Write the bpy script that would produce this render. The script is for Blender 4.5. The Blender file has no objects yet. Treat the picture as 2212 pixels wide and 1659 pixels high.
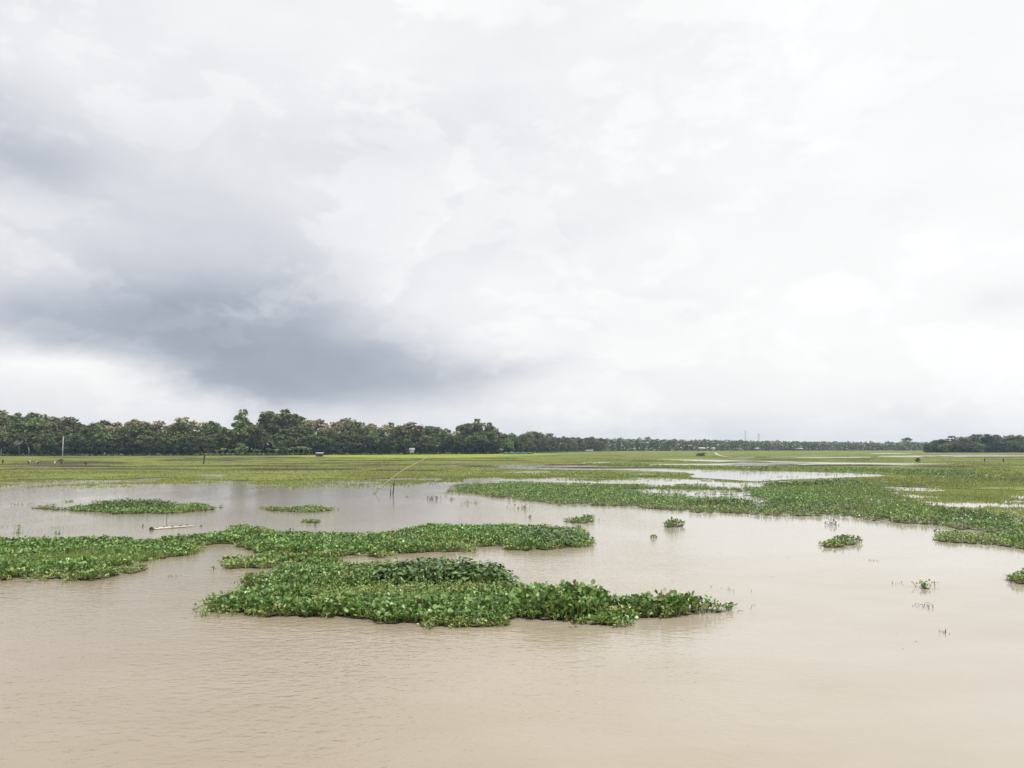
import bpy, math, random
import numpy as np
from mathutils import Vector, Matrix
from mathutils.geometry import tessellate_polygon

random.seed(7)
RNG = np.random.default_rng(7)
SC = bpy.context.scene
COL = SC.collection

# ------------------------------------------------------------------ camera, sky, sun, exposure
H = 4.0                                   # eye height above the water (an embankment)
F, CX, CY, HOR = 1737.0, 1106.0, 829.5, 967.0
TH = math.atan((HOR - CY) / F)
ST, CT = math.sin(TH), math.cos(TH)
cam_d = bpy.data.cameras.new('camera')
cam = bpy.data.objects.new('camera', cam_d)
COL.objects.link(cam)
cam.location = (0, 0, H)
cam.rotation_euler = (math.pi / 2 + TH, 0, 0)
cam_d.sensor_width = 36.0
cam_d.lens = 36.0 * F / 2212.0
cam_d.clip_start = 0.1
cam_d.clip_end = 8000
SC.camera = cam
SC.render.resolution_x, SC.render.resolution_y = 1024, 768
SC.view_settings.view_transform = 'Standard'
SC.view_settings.look = 'None'
SC.view_settings.gamma = 1.0
SC.view_settings.exposure = 0.20
SC.render.engine = 'CYCLES'
SC.cycles.use_denoising = True
SC.cycles.max_bounces = 7
SC.cycles.diffuse_bounces = 3
SC.cycles.glossy_bounces = 3
SC.cycles.transmission_bounces = 4
SC.cycles.volume_bounces = 0
SC.cycles.transparent_max_bounces = 6
SC.cycles.sample_clamp_indirect = 6

def ray(px, py):
    x = (px - CX) / F
    u = (CY - py) / F
    return x, CT - u * ST, ST + u * CT

def G(px, py):
    x, y, z = ray(px, py)
    t = -H / z
    return (x * t, y * t)

def Ztop(px, py, Y):
    """height of what shows at picture row py when it stands Y metres ahead"""
    x, y, z = ray(px, py)
    return H + Y * z / y

def Xat(px, Y, z=0.0):
    d = Y * CT + (z - H) * ST
    return (px - CX) / F * d

SUN_AZ, SUN_EL = 132.0, 64.0
world = bpy.data.worlds.new('World')
SC.world = world
world.use_nodes = True

class NT:
    """small helper for building node trees"""
    def __init__(self, tree):
        self.t = tree
        self.n = tree.nodes
        self.l = tree.links
        self.n.clear()
    def new(self, typ, **kw):
        n = self.n.new(typ)
        for k, v in kw.items():
            setattr(n, k, v)
        return n
    def link(self, a, b):
        self.l.new(a, b)
    def put(self, sock, v):
        if isinstance(v, bpy.types.NodeSocket):
            self.l.new(v, sock)
        else:
            sock.default_value = v
    def m(self, op, a, b=0.0, c=0.0, clamp=False):
        n = self.n.new('ShaderNodeMath')
        n.operation = op
        n.use_clamp = clamp
        self.put(n.inputs[0], a)
        self.put(n.inputs[1], b)
        self.put(n.inputs[2], c)
        return n.outputs[0]
    def noise(self, vec, scale, detail=4, rough=0.55, dist=0.0):
        n = self.n.new('ShaderNodeTexNoise')
        if vec is not None:
            self.l.new(vec, n.inputs['Vector'])
        n.inputs['Scale'].default_value = scale
        n.inputs['Detail'].default_value = detail
        n.inputs['Roughness'].default_value = rough
        n.inputs['Distortion'].default_value = dist
        return n
    def ramp(self, fac, stops, interp='LINEAR'):
        n = self.n.new('ShaderNodeValToRGB')
        self.put(n.inputs[0], fac)
        r = n.color_ramp
        r.interpolation = interp
        while len(r.elements) < len(stops):
            r.elements.new(0.5)
        for e, (p, c) in zip(r.elements, stops):
            e.position = p
            e.color = tuple(c) + (1,) if len(c) == 3 else c
        return n.outputs[0]
    def mapping(self, vec, scale=(1, 1, 1), rot=(0, 0, 0), loc=(0, 0, 0)):
        n = self.n.new('ShaderNodeMapping')
        self.l.new(vec, n.inputs[0])
        n.inputs['Scale'].default_value = scale
        n.inputs['Rotation'].default_value = rot
        n.inputs['Location'].default_value = loc
        return n.outputs[0]
    def mix(self, fac, a, b, blend='MIX'):
        n = self.n.new('ShaderNodeMix')
        n.data_type = 'RGBA'
        n.blend_type = blend
        self.put(n.inputs[0], fac)
        for s, v in ((n.inputs[6], a), (n.inputs[7], b)):
            if isinstance(v, bpy.types.NodeSocket):
                self.l.new(v, s)
            else:
                s.default_value = tuple(v) + (1,) if len(v) == 3 else v
        return n.outputs[2]

def build_world():
    w = NT(world.node_tree)
    tc = w.new('ShaderNodeTexCoord').outputs['Generated']
    sep = w.new('ShaderNodeSeparateXYZ')
    w.link(tc, sep.inputs[0])
    X, Y, Z = sep.outputs
    az = w.m('ARCTAN2', X, Y)
    el = w.m('ARCSINE', Z)
    st = w.mapping(tc, scale=(1, 1, 2.4))
    n1 = w.noise(st, 3.2, 5, 0.55)
    n2 = w.noise(w.mapping(tc, scale=(1, 1, 2.0), loc=(3, 7, 1)), 3.0, 5, 0.55)
    azw = w.m('ADD', az, w.m('MULTIPLY', w.m('SUBTRACT', n1.outputs[0], 0.5), 0.30))
    elw = w.m('ADD', el, w.m('MULTIPLY', w.m('SUBTRACT', n2.outputs[0], 0.5), 0.10))
    L = w.m('MULTIPLY_ADD', w.m('SINE', az), 0.15, 0.90)
    n3 = w.noise(w.mapping(tc, scale=(1, 1, 2.6), loc=(1, 2, 3)), 2.6, 8, 0.52, 0.3)
    L = w.m('ADD', L, w.m('MULTIPLY', w.m('SUBTRACT', n3.outputs[0], 0.5), 0.30))
    n4 = w.noise(w.mapping(tc, scale=(1, 1, 1.7), loc=(8, 2, 5)), 7.5, 7, 0.6, 0.5)
    L = w.m('ADD', L, w.m('MULTIPLY', w.m('SUBTRACT', n4.outputs[0], 0.5), 0.17))
    # crisp bright rims of heaped cloud
    for sc_, lc, th_, am in ((3.4, (2, 5, 9), .52, .08), (6.5, (4, 1, 6), .54, .05)):
        n5 = w.noise(w.mapping(tc, scale=(1, 1, 1.9), loc=lc), sc_, 9, 0.58, 0.2)
        mr = w.new('ShaderNodeMapRange'); mr.interpolation_type = 'SMOOTHSTEP'
        w.link(n5.outputs[0], mr.inputs[0]); mr.inputs[1].default_value = th_; mr.inputs[2].default_value = th_ + .05
        L = w.m('MULTIPLY_ADD', mr.outputs[0], am, L)
    L = w.m('SUBTRACT', L, 0.02)
    blobs = SKY_BLOBS
    for (px, py, rx, ry, rot, amp) in blobs:
        x, y, z = ray(px, py)
        n = math.sqrt(x * x + y * y + z * z)
        a0, e0 = math.atan2(x, y), math.asin(z / n)
        a, b = rx / F, ry / F
        c, s = math.cos(math.radians(rot)), math.sin(math.radians(rot))
        dx = w.m('SUBTRACT', azw, a0)
        dy = w.m('SUBTRACT', elw, e0)
        # rot > 0: falls to the right
        u = w.m('ADD', w.m('MULTIPLY', dx, c / a), w.m('MULTIPLY', dy, -s / a))
        v = w.m('ADD', w.m('MULTIPLY', dx, s / b), w.m('MULTIPLY', dy, c / b))
        if amp >= 0.20:      # rain cloud: a crisper underside
            v = w.m('MULTIPLY', v, w.m('MULTIPLY_ADD', w.m('LESS_THAN', v, 0.0), 1.1, 1.0))
        q = w.m('ADD', w.m('MULTIPLY', u, u), w.m('MULTIPLY', v, v))
        g = w.m('EXPONENT', w.m('MULTIPLY', q, -1.0))
        L = w.m('MULTIPLY_ADD', g, -amp, L)
    L = w.m('DIVIDE', L, 1.25, clamp=True)
    def k(c):
        return tuple(v for v in c)
    col = w.ramp(L, [(0.0, (0.20, 0.22, 0.26)), (0.30, (0.40, 0.44, 0.51)), (0.44, (0.60, 0.62, 0.675)),
                     (0.60, (0.79, 0.79, 0.82)), (0.68, (0.875, 0.875, 0.885)), (0.76, (0.945, 0.945, 0.94)), (0.88, (1.02, 1.02, 1.02)), (1.0, (1.07, 1.07, 1.07))])
    sky = w.new('ShaderNodeTexSky')
    sky.sky_type = 'NISHITA'
    sky.sun_disc = False
    sky.sun_elevation = math.radians(SUN_EL)
    sky.sun_rotation = math.radians(SUN_AZ)
    sky.air_density = 1.3
    sky.dust_density = 3.0
    b1 = w.new('ShaderNodeBackground')
    w.link(sky.outputs[0], b1.inputs[0])
    b1.inputs[1].default_value = 0.10
    b2 = w.new('ShaderNodeBackground')
    w.link(col, b2.inputs[0])
    back = w.m('MULTIPLY_ADD', w.m('SUBTRACT', 0.15, Y, clamp=True), 0.40, 1.0)
    w.put(b2.inputs[1], w.m('MULTIPLY', back, 0.925))
    ms = w.new('ShaderNodeMixShader')
    ms.inputs[0].default_value = 0.94
    w.link(b1.outputs[0], ms.inputs[1])
    w.link(b2.outputs[0], ms.inputs[2])
    out = w.new('ShaderNodeOutputWorld')
    w.link(ms.outputs[0], out.inputs[0])

SKY_BLOBS = [
    (30, 700, 330, 135, 2, 0.28), (330, 735, 240, 150, 10, 0.25), (570, 800, 230, 150, 10, 0.29), (840, 832, 260, 85, 0, 0.30),
    (20, 320, 230, 105, 12, 0.24), (300, 500, 560, 230, 8, 0.11), (650, 640, 260, 130, 15, 0.11), (760, 480, 200, 170, 0, 0.04),
    (1010, 812, 160, 30, 0, 0.10),
    (900, 290, 210, 100, 10, 0.08), (1230, 760, 280, 55, -15, 0.10), (1250, 925, 1500, 45, 0, 0.07), (1500, 925, 500, 30, 0, 0.04),
    (110, 800, 250, 40, 6, -0.20), (1180, 640, 150, 50, 0, -0.06), (930, 650, 90, 60, 0, -0.05),
    (2180, 640, 80, 30, 0, 0.09), (250, 905, 600, 36, 0, -0.05), (1400, 440, 160, 50, 0, 0.06), (1230, 520, 130, 30, -10, 0.06)]
build_world()
world.cycles.sampling_method = 'MANUAL'
world.cycles.sample_map_resolution = 512

sd = bpy.data.lights.new('sun', 'SUN')
sd.energy = 2.7
sd.angle = math.radians(6)
sd.color = (1.0, 0.95, 0.87)
sun = bpy.data.objects.new('sun', sd)
COL.objects.link(sun)
_a, _e = math.radians(SUN_AZ), math.radians(SUN_EL)
sdir = Vector((math.sin(_a) * math.cos(_e), math.cos(_a) * math.cos(_e), math.sin(_e)))
sun.rotation_euler = sdir.to_track_quat('Z', 'Y').to_euler()
sun.location = (60, -20, 80)

# ------------------------------------------------------------------ object helpers
def link(name, me, parent=None, mat=None):
    o = bpy.data.objects.new(name, me)
    COL.objects.link(o)
    if parent is not None:
        o.parent = parent
    if mat is not None and me is not None and not me.materials:
        me.materials.append(mat)
    return o

def tag(o, label=None, cat=None, group=None, kind=None):
    if label: o['label'] = label
    if cat: o['category'] = cat
    if group: o['group'] = group
    if kind: o['kind'] = kind
    return o

def empty(name, loc=(0, 0, 0), rz=0.0):
    o = bpy.data.objects.new(name, None)
    COL.objects.link(o)
    o.location = loc
    o.rotation_euler = (0, 0, rz)
    return o

def copy_tree(o, parent=None):
    c = o.copy()
    COL.objects.link(c)
    if parent is not None:
        c.parent = parent
    for ch in [k for k in o.children]:
        copy_tree(ch, c)
    return c

class MB:
    """gathers vertices / faces (+ colour per vertex) into one mesh"""
    def __init__(self):
        self.V, self.L, self.S, self.C = [], [], [], []
        self.n = 0
    def raw(self, V, loops, sizes, C=None):
        V = np.asarray(V, float).reshape(-1, 3)
        self.V.append(V)
        self.L.append(np.asarray(loops, np.int64).ravel() + self.n)
        self.S.append(np.asarray(sizes, np.int64).ravel())
        self.C.append(np.ones((len(V), 3)) * 0.5 if C is None else np.asarray(C, float) * np.ones((len(V), 3)))
        self.n += len(V)
    def faces(self, V, F, C=None):
        self.raw(V, [i for f in F for i in f], [len(f) for f in F], C)
    def scatter(self, proto, pos, mats, C):
        """proto=(verts, faces); mats (N,3,3); pos (N,3); C (N,3)"""
        pv, pf = proto
        pv = np.asarray(pv, float)
        N = len(pos)
        if N == 0: return
        V = np.einsum('nij,kj->nki', mats, pv) + pos[:, None, :]
        loop = np.array([i for f in pf for i in f])
        sz = np.array([len(f) for f in pf])
        L = (loop[None, :] + np.arange(N)[:, None] * len(pv)).ravel()
        self.raw(V.reshape(-1, 3), L, np.tile(sz, N), np.repeat(C, len(pv), axis=0))
    def box(self, c, s, rz=0.0, C=None):
        x, y, z = [v / 2 for v in s]
        V = np.array([(a * x, b * y, d * z) for d in (-1, 1) for a, b in ((-1, -1), (1, -1), (1, 1), (-1, 1))])
        ca, sa = math.cos(rz), math.sin(rz)
        R = np.array([[ca, -sa, 0], [sa, ca, 0], [0, 0, 1]])
        V = V @ R.T + np.array(c)
        self.faces(V, [(3, 2, 1, 0), (4, 5, 6, 7), (0, 1, 5, 4), (1, 2, 6, 5), (2, 3, 7, 6), (3, 0, 4, 7)], C)
    def tube(self, pts, rad, n=6, C=None, cap=True):
        pts = [Vector(p) for p in pts]
        if not hasattr(rad, '__len__'): rad = [rad] * len(pts)
        V, Fc = [], []
        for i, p in enumerate(pts):
            d = (pts[min(i + 1, len(pts) - 1)] - pts[max(i - 1, 0)]).normalized()
            a = d.orthogonal().normalized() if abs(d.z) < 0.95 else Vector((1, 0, 0))
            a = (a - d * a.dot(d)).normalized()
            if abs(d.z) < 0.95:
                a = Vector((0, 0, 1)); a = (a - d * a.dot(d)).normalized()
            b = d.cross(a)
            for k in range(n):
                t = 2 * math.pi * k / n
                V.append(p + (a * math.cos(t) + b * math.sin(t)) * rad[i])
        for i in range(len(pts) - 1):
            for k in range(n):
                k2 = (k + 1) % n
                Fc.append((i * n + k, i * n + k2, (i + 1) * n + k2, (i + 1) * n + k))
        if cap:
            Fc.append(tuple(range(n))[::-1])
            Fc.append(tuple((len(pts) - 1) * n + k for k in range(n)))
        self.faces([tuple(v) for v in V], Fc, C)
    def mesh(self, name):
        me = bpy.data.meshes.new(name)
        V = np.concatenate(self.V); L = np.concatenate(self.L); S = np.concatenate(self.S); C = np.concatenate(self.C)
        me.vertices.add(len(V))
        me.vertices.foreach_set('co', V.astype(np.float32).ravel())
        me.loops.add(len(L))
        me.loops.foreach_set('vertex_index', L.astype(np.int32))
        me.polygons.add(len(S))
        st = np.concatenate([[0], np.cumsum(S)[:-1]])
        me.polygons.foreach_set('loop_start', st.astype(np.int32))
        try:
            me.polygons.foreach_set('loop_total', S.astype(np.int32))
        except Exception:
            pass
        ca = me.color_attributes.new('tint', 'FLOAT_COLOR', 'POINT')
        ca.data.foreach_set('color', np.concatenate([C, np.ones((len(C), 1))], 1).astype(np.float32).ravel())
        me.update(calc_edges=True)
        me.validate()
        return me
    def build(self, name, mat, parent=None):
        return link(name, self.mesh(name), parent, mat)

def rotmats(yaw, pitch, roll, s):
    """R = Rz(yaw) Rx(pitch) Ry(roll) * s  (leaf axis is +Y)"""
    cy_, sy_ = np.cos(yaw), np.sin(yaw)
    cp, sp = np.cos(pitch), np.sin(pitch)
    cr, sr = np.cos(roll), np.sin(roll)
    o, z = np.ones_like(yaw), np.zeros_like(yaw)
    def M(rows): return np.stack([np.stack(r, -1) for r in rows], -2)
    Rz = M([[cy_, -sy_, z], [sy_, cy_, z], [z, z, o]])
    Rx = M([[o, z, z], [z, cp, -sp], [z, sp, cp]])
    Ry = M([[cr, z, sr], [z, o, z], [-sr, z, cr]])
    R = Rz @ Rx @ Ry
    if np.ndim(s) == 1:
        return R * s[:, None, None]
    return R * s[:, None, :]          # (N,3) per-axis scale

def _hash(ix, iy, seed):
    h = (ix * 374761393 + iy * 668265263 + seed * 974634777) & 0xffffffff
    h = ((h ^ (h >> 13)) * 1274126177) & 0xffffffff
    return ((h ^ (h >> 16)) & 0xffff) / 65535.0

def vnoise(x, y, scale, octv=3, seed=0):
    x = np.asarray(x, float) / scale + 1000.3
    y = np.asarray(y, float) / scale + 1000.7
    tot, amp, nrm = 0, 1.0, 0
    for o in range(octv):
        ix, iy = np.floor(x).astype(np.int64), np.floor(y).astype(np.int64)
        fx, fy = x - ix, y - iy
        fx, fy = fx * fx * (3 - 2 * fx), fy * fy * (3 - 2 * fy)
        a, b = _hash(ix, iy, seed + o), _hash(ix + 1, iy, seed + o)
        c, d = _hash(ix, iy + 1, seed + o), _hash(ix + 1, iy + 1, seed + o)
        tot = tot + amp * ((a * (1 - fx) + b * fx) * (1 - fy) + (c * (1 - fx) + d * fx) * fy)
        nrm += amp; amp *= 0.5
        x, y = x * 2.03, y * 2.03
    return tot / nrm                   # 0..1

def inside(poly, x, y):
    poly = np.asarray(poly)
    c = np.zeros(len(x), bool)
    j = len(poly) - 1
    for i in range(len(poly)):
        xi, yi = poly[i]; xj, yj = poly[j]
        if yi != yj:
            m = ((yi > y) != (yj > y)) & (x < (xj - xi) * (y - yi) / (yj - yi) + xi)
            c ^= m
        j = i
    return c

def edge_dist(poly, x, y):
    poly = np.asarray(poly)
    best = np.full(len(x), 1e9)
    for i in range(len(poly)):
        a, b = poly[i - 1], poly[i]
        ab = b - a
        t = np.clip(((x - a[0]) * ab[0] + (y - a[1]) * ab[1]) / max(ab @ ab, 1e-9), 0, 1)
        best = np.minimum(best, np.hypot(x - a[0] - t * ab[0], y - a[1] - t * ab[1]))
    return best

def gpoly(pts):
    return np.array([G(*p) for p in pts])

def dense(poly, step=1.0, jit=0.0, seed=1):
    """closed outline with extra, irregular points"""
    out = []
    n = len(poly)
    for i in range(n):
        a, b = np.array(poly[i]), np.array(poly[(i + 1) % n])
        k = max(1, int(np.linalg.norm(b - a) / step))
        for t in range(k):
            out.append(a + (b - a) * t / k)
    out = np.array(out)
    if jit:
        dx = vnoise(out[:, 0], out[:, 1], step * 3, 3, seed) - 0.5
        dy = vnoise(out[:, 0], out[:, 1], step * 3, 3, seed + 50) - 0.5
        out = out + np.stack([dx, dy], 1) * 2 * jit
    return out

def sheet(name, poly, z, mat, parent=None):
    vs = [Vector((p[0], p[1], z)) for p in poly]
    tris = tessellate_polygon([vs])
    b = MB()
    F_ = []
    for t in tris:
        a, c, d = [vs[i] for i in t]
        F_.append(tuple(t) if (c - a).cross(d - a).z > 0 else tuple(t)[::-1])
    b.faces([tuple(v) for v in vs], F_)
    return b.build(name, mat, parent)

# ------------------------------------------------------------------ materials
def mat(name):
    m = bpy.data.materials.new(name)
    m.use_nodes = True
    return m, NT(m.node_tree)

def leaf_mat(name, rough=0.45, trans=0.22, vary=0.25, spec=0.5, noise_scale=3.0, objv=0.1):
    m, t = mat(name)
    at = t.new('ShaderNodeAttribute', attribute_name='tint')
    geo = t.new('ShaderNodeNewGeometry')
    oi = t.new('ShaderNodeObjectInfo')
    nz = t.noise(geo.outputs['Position'], noise_scale, 2)
    f = t.m('MULTIPLY_ADD', t.m('SUBTRACT', nz.outputs[0], 0.5), vary * 2, 1.0)
    f = t.m('MULTIPLY', f, t.m('MULTIPLY_ADD', oi.outputs['Random'], objv, 1.0 - objv / 2))
    hs = t.new('ShaderNodeHueSaturation')
    t.link(at.outputs['Color'], hs.inputs['Color'])
    t.put(hs.inputs['Value'], f)
    t.put(hs.inputs['Hue'], t.m('MULTIPLY_ADD', oi.outputs['Random'], objv * .05, 0.5 - objv * .03))
    p = t.new('ShaderNodeBsdfPrincipled')
    t.link(hs.outputs[0], p.inputs['Base Color'])
    p.inputs['Roughness'].default_value = rough
    p.inputs['Specular IOR Level'].default_value = spec
    tr = t.new('ShaderNodeBsdfTranslucent')
    t.link(hs.outputs[0], tr.inputs['Color'])
    mx = t.new('ShaderNodeMixShader')
    mx.inputs[0].default_value = trans
    t.link(p.outputs[0], mx.inputs[1]); t.link(tr.outputs[0], mx.inputs[2])
    o = t.new('ShaderNodeOutputMaterial')
    t.link(mx.outputs[0], o.inputs[0])
    return m

def plain_mat(name, col, rough=0.7, spec=0.3, nscale=4.0, vary=0.25, col2=None, bump=0.0, stretch=(1, 1, 1), attr=False):
    m, t = mat(name)
    tc = t.new('ShaderNodeTexCoord').outputs['Object']
    nz = t.noise(t.mapping(tc, scale=stretch), nscale, 6, 0.6)
    c2 = col2 or tuple(v * (1 - vary) for v in col)
    c1 = tuple(min(1, v * (1 + vary * 0.6)) for v in col)
    colr = t.ramp(nz.outputs[0], [(0.3, c2), (0.7, c1)])
    if attr:
        at = t.new('ShaderNodeAttribute', attribute_name='tint')
        colr = t.mix(1.0, at.outputs['Color'], colr, 'MULTIPLY')
    p = t.new('ShaderNodeBsdfPrincipled')
    t.link(colr, p.inputs['Base Color'])
    p.inputs['Roughness'].default_value = rough
    p.inputs['Specular IOR Level'].default_value = spec
    if bump:
        bp = t.new('ShaderNodeBump')
        bp.inputs['Strength'].default_value = bump
        bp.inputs['Distance'].default_value = 0.02
        t.link(nz.outputs[0], bp.inputs['Height'])
        t.link(bp.outputs[0], p.inputs['Normal'])
    o = t.new('ShaderNodeOutputMaterial')
    t.link(p.outputs[0], o.inputs[0])
    return m

def water_mat(name='muddy_water', rough=0.025):
    m, t = mat(name)
    pos = t.new('ShaderNodeNewGeometry').outputs['Position']
    big = t.noise(t.mapping(pos, scale=(1, 0.6, 1)), 0.11, 4, 0.55)
    big2 = t.noise(t.mapping(pos, scale=(0.5, 1.0, 1), loc=(5, 9, 0)), 0.5, 5, 0.6)
    fc = t.m('ADD', t.m('MULTIPLY', big.outputs[0], 0.6), t.m('MULTIPLY', big2.outputs[0], 0.4))
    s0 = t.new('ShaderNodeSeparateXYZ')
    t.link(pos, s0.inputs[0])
    # sky reflection and lens falloff painted in: browner left, paler grey right
    sky_sheen = t.new('ShaderNodeMapRange')
    sky_sheen.interpolation_type = 'SMOOTHSTEP'
    t.link(t.m('ADD', t.m('SUBTRACT', s0.outputs[0], t.m('MULTIPLY', s0.outputs[1], 0.10)), t.m('MULTIPLY_ADD', big.outputs[0], 5.0, -2.5)), sky_sheen.inputs[0])
    sky_sheen.inputs[1].default_value = -9.0; sky_sheen.inputs[2].default_value = 7.0
    sky_sheen.inputs[3].default_value = -0.16; sky_sheen.inputs[4].default_value = 0.16
    fc = t.m('ADD', t.m('MULTIPLY_ADD', t.m('SUBTRACT', fc, 0.5), 0.8, 0.5), sky_sheen.outputs[0])
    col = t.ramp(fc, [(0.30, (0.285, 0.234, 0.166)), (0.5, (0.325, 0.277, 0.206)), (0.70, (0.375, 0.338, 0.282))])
    p = t.new('ShaderNodeBsdfPrincipled')
    t.link(col, p.inputs['Base Color'])
    p.inputs['IOR'].default_value = 1.333
    p.inputs['Roughness'].default_value = rough
    # wind ripples: short crests running obliquely, in patches; calm to the right
    w1 = t.noise(t.mapping(pos, scale=(2.2, 4.0, 1), rot=(0, 0, 0.6)), 1.3, 3, 0.6, 0.25)
    w2 = t.noise(t.mapping(pos, scale=(1.6, 2.8, 1), rot=(0, 0, -0.6)), 2.8, 3, 0.55, 0.2)
    w3 = t.noise(t.mapping(pos, scale=(0.8, 1.6, 1), rot=(0, 0, 0.6)), 0.6, 2, 0.5)
    h = t.m('ADD', t.m('MULTIPLY', w1.outputs[0], 0.6), t.m('MULTIPLY', w2.outputs[0], 0.32))
    h = t.m('ADD', h, t.m('MULTIPLY', w3.outputs[0], 0.5))
    sep = t.new('ShaderNodeSeparateXYZ')
    t.link(pos, sep.inputs[0])
    patch = t.noise(t.mapping(pos, scale=(1, 0.45, 1), rot=(0, 0, 0.5)), 0.13, 3, 0.5)
    calm = t.new('ShaderNodeMapRange')
    calm.interpolation_type = 'SMOOTHSTEP'
    # x relative to distance: the lee of the right bank is calm
    side = t.m('SUBTRACT', sep.outputs[0], t.m('MULTIPLY', sep.outputs[1], 0.16))
    t.link(side, calm.inputs[0])
    calm.inputs[1].default_value = -1.0; calm.inputs[2].default_value = 4.5
    calm.inputs[3].default_value = 1.0; calm.inputs[4].default_value = 0.22
    amp = t.m('MULTIPLY', calm.outputs[0], t.m('MULTIPLY_ADD', patch.outputs[0], 2.2, -0.45, clamp=True))
    far = t.new('ShaderNodeMapRange')
    t.link(sep.outputs[1], far.inputs[0])
    far.inputs[1].default_value = 14; far.inputs[2].default_value = 60
    far.inputs[3].default_value = 1.0; far.inputs[4].default_value = 0.28
    amp = t.m('MULTIPLY', amp, far.outputs[0])
    amp = t.m('ADD', amp, 0.05)
    h = t.m('MULTIPLY', h, amp)
    bp = t.new('ShaderNodeBump')
    bp.inputs['Strength'].default_value = 1.0
    bp.inputs['Distance'].default_value = 0.046
    t.link(h, bp.inputs['Height'])
    t.link(bp.outputs[0], p.inputs['Normal'])
    o = t.new('ShaderNodeOutputMaterial')
    t.link(p.outputs[0], o.inputs[0])
    return m

def field_mat():
    m, t = mat('paddy_grass_ground')
    pos = t.new('ShaderNodeNewGeometry').outputs['Position']
    n1 = t.noise(t.mapping(pos, scale=(1, 0.5, 1)), 0.05, 6, 0.6)
    n2 = t.noise(pos, 0.7, 5, 0.65)
    f = t.m('ADD', t.m('MULTIPLY', n1.outputs[0], 0.6), t.m('MULTIPLY', n2.outputs[0], 0.4))
    col = t.ramp(f, [(0.38, (0.10, 0.12, 0.035)), (0.48, (0.15, 0.18, 0.045)), (0.58, (0.19, 0.215, 0.055)), (0.66, (0.22, 0.22, 0.07))])
    # wet soil between the plots
    v = t.new('ShaderNodeTexVoronoi', feature='DISTANCE_TO_EDGE')
    t.link(t.mapping(pos, scale=(0.020, 0.030, 1)), v.inputs['Vector'])
    v.inputs['Scale'].default_value = 1.0
    n3 = t.noise(pos, 0.09, 4, 0.6)
    edge = t.m('LESS_THAN', v.outputs['Distance'], t.m('MULTIPLY_ADD', n3.outputs[0], 0.11, -0.035))
    col = t.mix(t.m('MULTIPLY', edge, 0.45), col, (0.045, 0.045, 0.02))
    p = t.new('ShaderNodeBsdfPrincipled')
    t.link(col, p.inputs['Base Color'])
    p.inputs['Roughness'].default_value = 0.9
    p.inputs['Specular IOR Level'].default_value = 0.1
    o = t.new('ShaderNodeOutputMaterial')
    t.link(p.outputs[0], o.inputs[0])
    return m

M = {}
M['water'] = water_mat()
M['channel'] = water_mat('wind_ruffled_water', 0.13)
M['field'] = field_mat()
M['leaf'] = leaf_mat('water_plant_leaf', rough=0.33, trans=0.15, vary=0.3, noise_scale=9.0)
M['stem'] = leaf_mat('water_plant_stem', rough=0.5, trans=0.05, vary=0.2)
M['grass'] = leaf_mat('grass_blade', rough=0.6, trans=0.25, vary=0.3, spec=0.2, noise_scale=0.4)
M['crown'] = leaf_mat('tree_leaf', rough=0.6, trans=0.12, vary=0.35, spec=0.2, noise_scale=0.5, objv=0.8)
M['bark'] = plain_mat('bark', (0.16, 0.14, 0.12), nscale=3, stretch=(1, 1, 0.3), attr=False)
M['pale_bark'] = plain_mat('pale_bark', (0.50, 0.47, 0.42), nscale=3, stretch=(1, 1, 0.3))
M['concrete'] = plain_mat('concrete', (0.55, 0.53, 0.50), nscale=3)
M['banana_stem'] = plain_mat('banana_stem', (0.16, 0.19, 0.09), nscale=3)
M['rootmat'] = plain_mat('root_mat', (0.085, 0.075, 0.03), rough=0.6, nscale=5, col2=(0.035, 0.028, 0.014))
M['dark_wood'] = plain_mat('dark_wood', (0.05, 0.04, 0.03), nscale=8)
M['bamboo'] = plain_mat('bamboo_cane', (0.34, 0.33, 0.19), rough=0.45, nscale=6, stretch=(1, 1, 1))
M['wire'] = plain_mat('wire', (0.12, 0.12, 0.12), nscale=2)

# ------------------------------------------------------------------ the setting: water, field, puddles, path
b = MB()
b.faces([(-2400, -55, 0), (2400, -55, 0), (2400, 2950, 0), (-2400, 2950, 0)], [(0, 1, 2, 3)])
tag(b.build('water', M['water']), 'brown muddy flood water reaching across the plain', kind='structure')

FIELD_FRONT = [(-500, 1046), (-200, 1044), (0, 1038), (150, 1035), (260, 1037), (360, 1032), (450, 1036), (560, 1038), (700, 1034),
               (800, 1035), (880, 1031), (960, 1028), (1060, 1026), (1120, 1029), (1200, 1029), (1300, 1032), (1400, 1031),
               (1480, 1030), (1540, 1033), (1640, 1041), (1700, 1038), (1850, 1040), (1900, 1044), (1950, 1051), (2000, 1054),
               (2080, 1057), (2160, 1059), (2212, 1061), (2500, 1066)]
field_front = gpoly(FIELD_FRONT)
field_poly = dense([tuple(p) for p in field_front] + [(600, 330), (2380, 900), (2380, 2900), (-2380, 2900), (-2380, 500), (-600, 130)], 4.0, 0)
# jitter only the near shore
_x, _y = field_poly[:, 0], field_poly[:, 1]
near = np.clip((420 - _y) / 200, 0, 1)
field_poly = field_poly + np.stack([(vnoise(_x, _y, 9, 3, 5) - 0.5) * 5 * near, (vnoise(_x, _y, 7, 3, 6) - 0.5) * 9 * near], 1)
tag(sheet('field', field_poly, 0.04, M['field']), 'flat green paddy field stretching to the woods', kind='structure')

def smooth(pts, it=1):
    for _ in range(it):
        q = []
        for i in range(len(pts)):
            a, c = np.array(pts[i]), np.array(pts[(i + 1) % len(pts)])
            q += [tuple(a * 0.75 + c * 0.25), tuple(a * 0.25 + c * 0.75)]
        pts = q
    return pts

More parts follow.
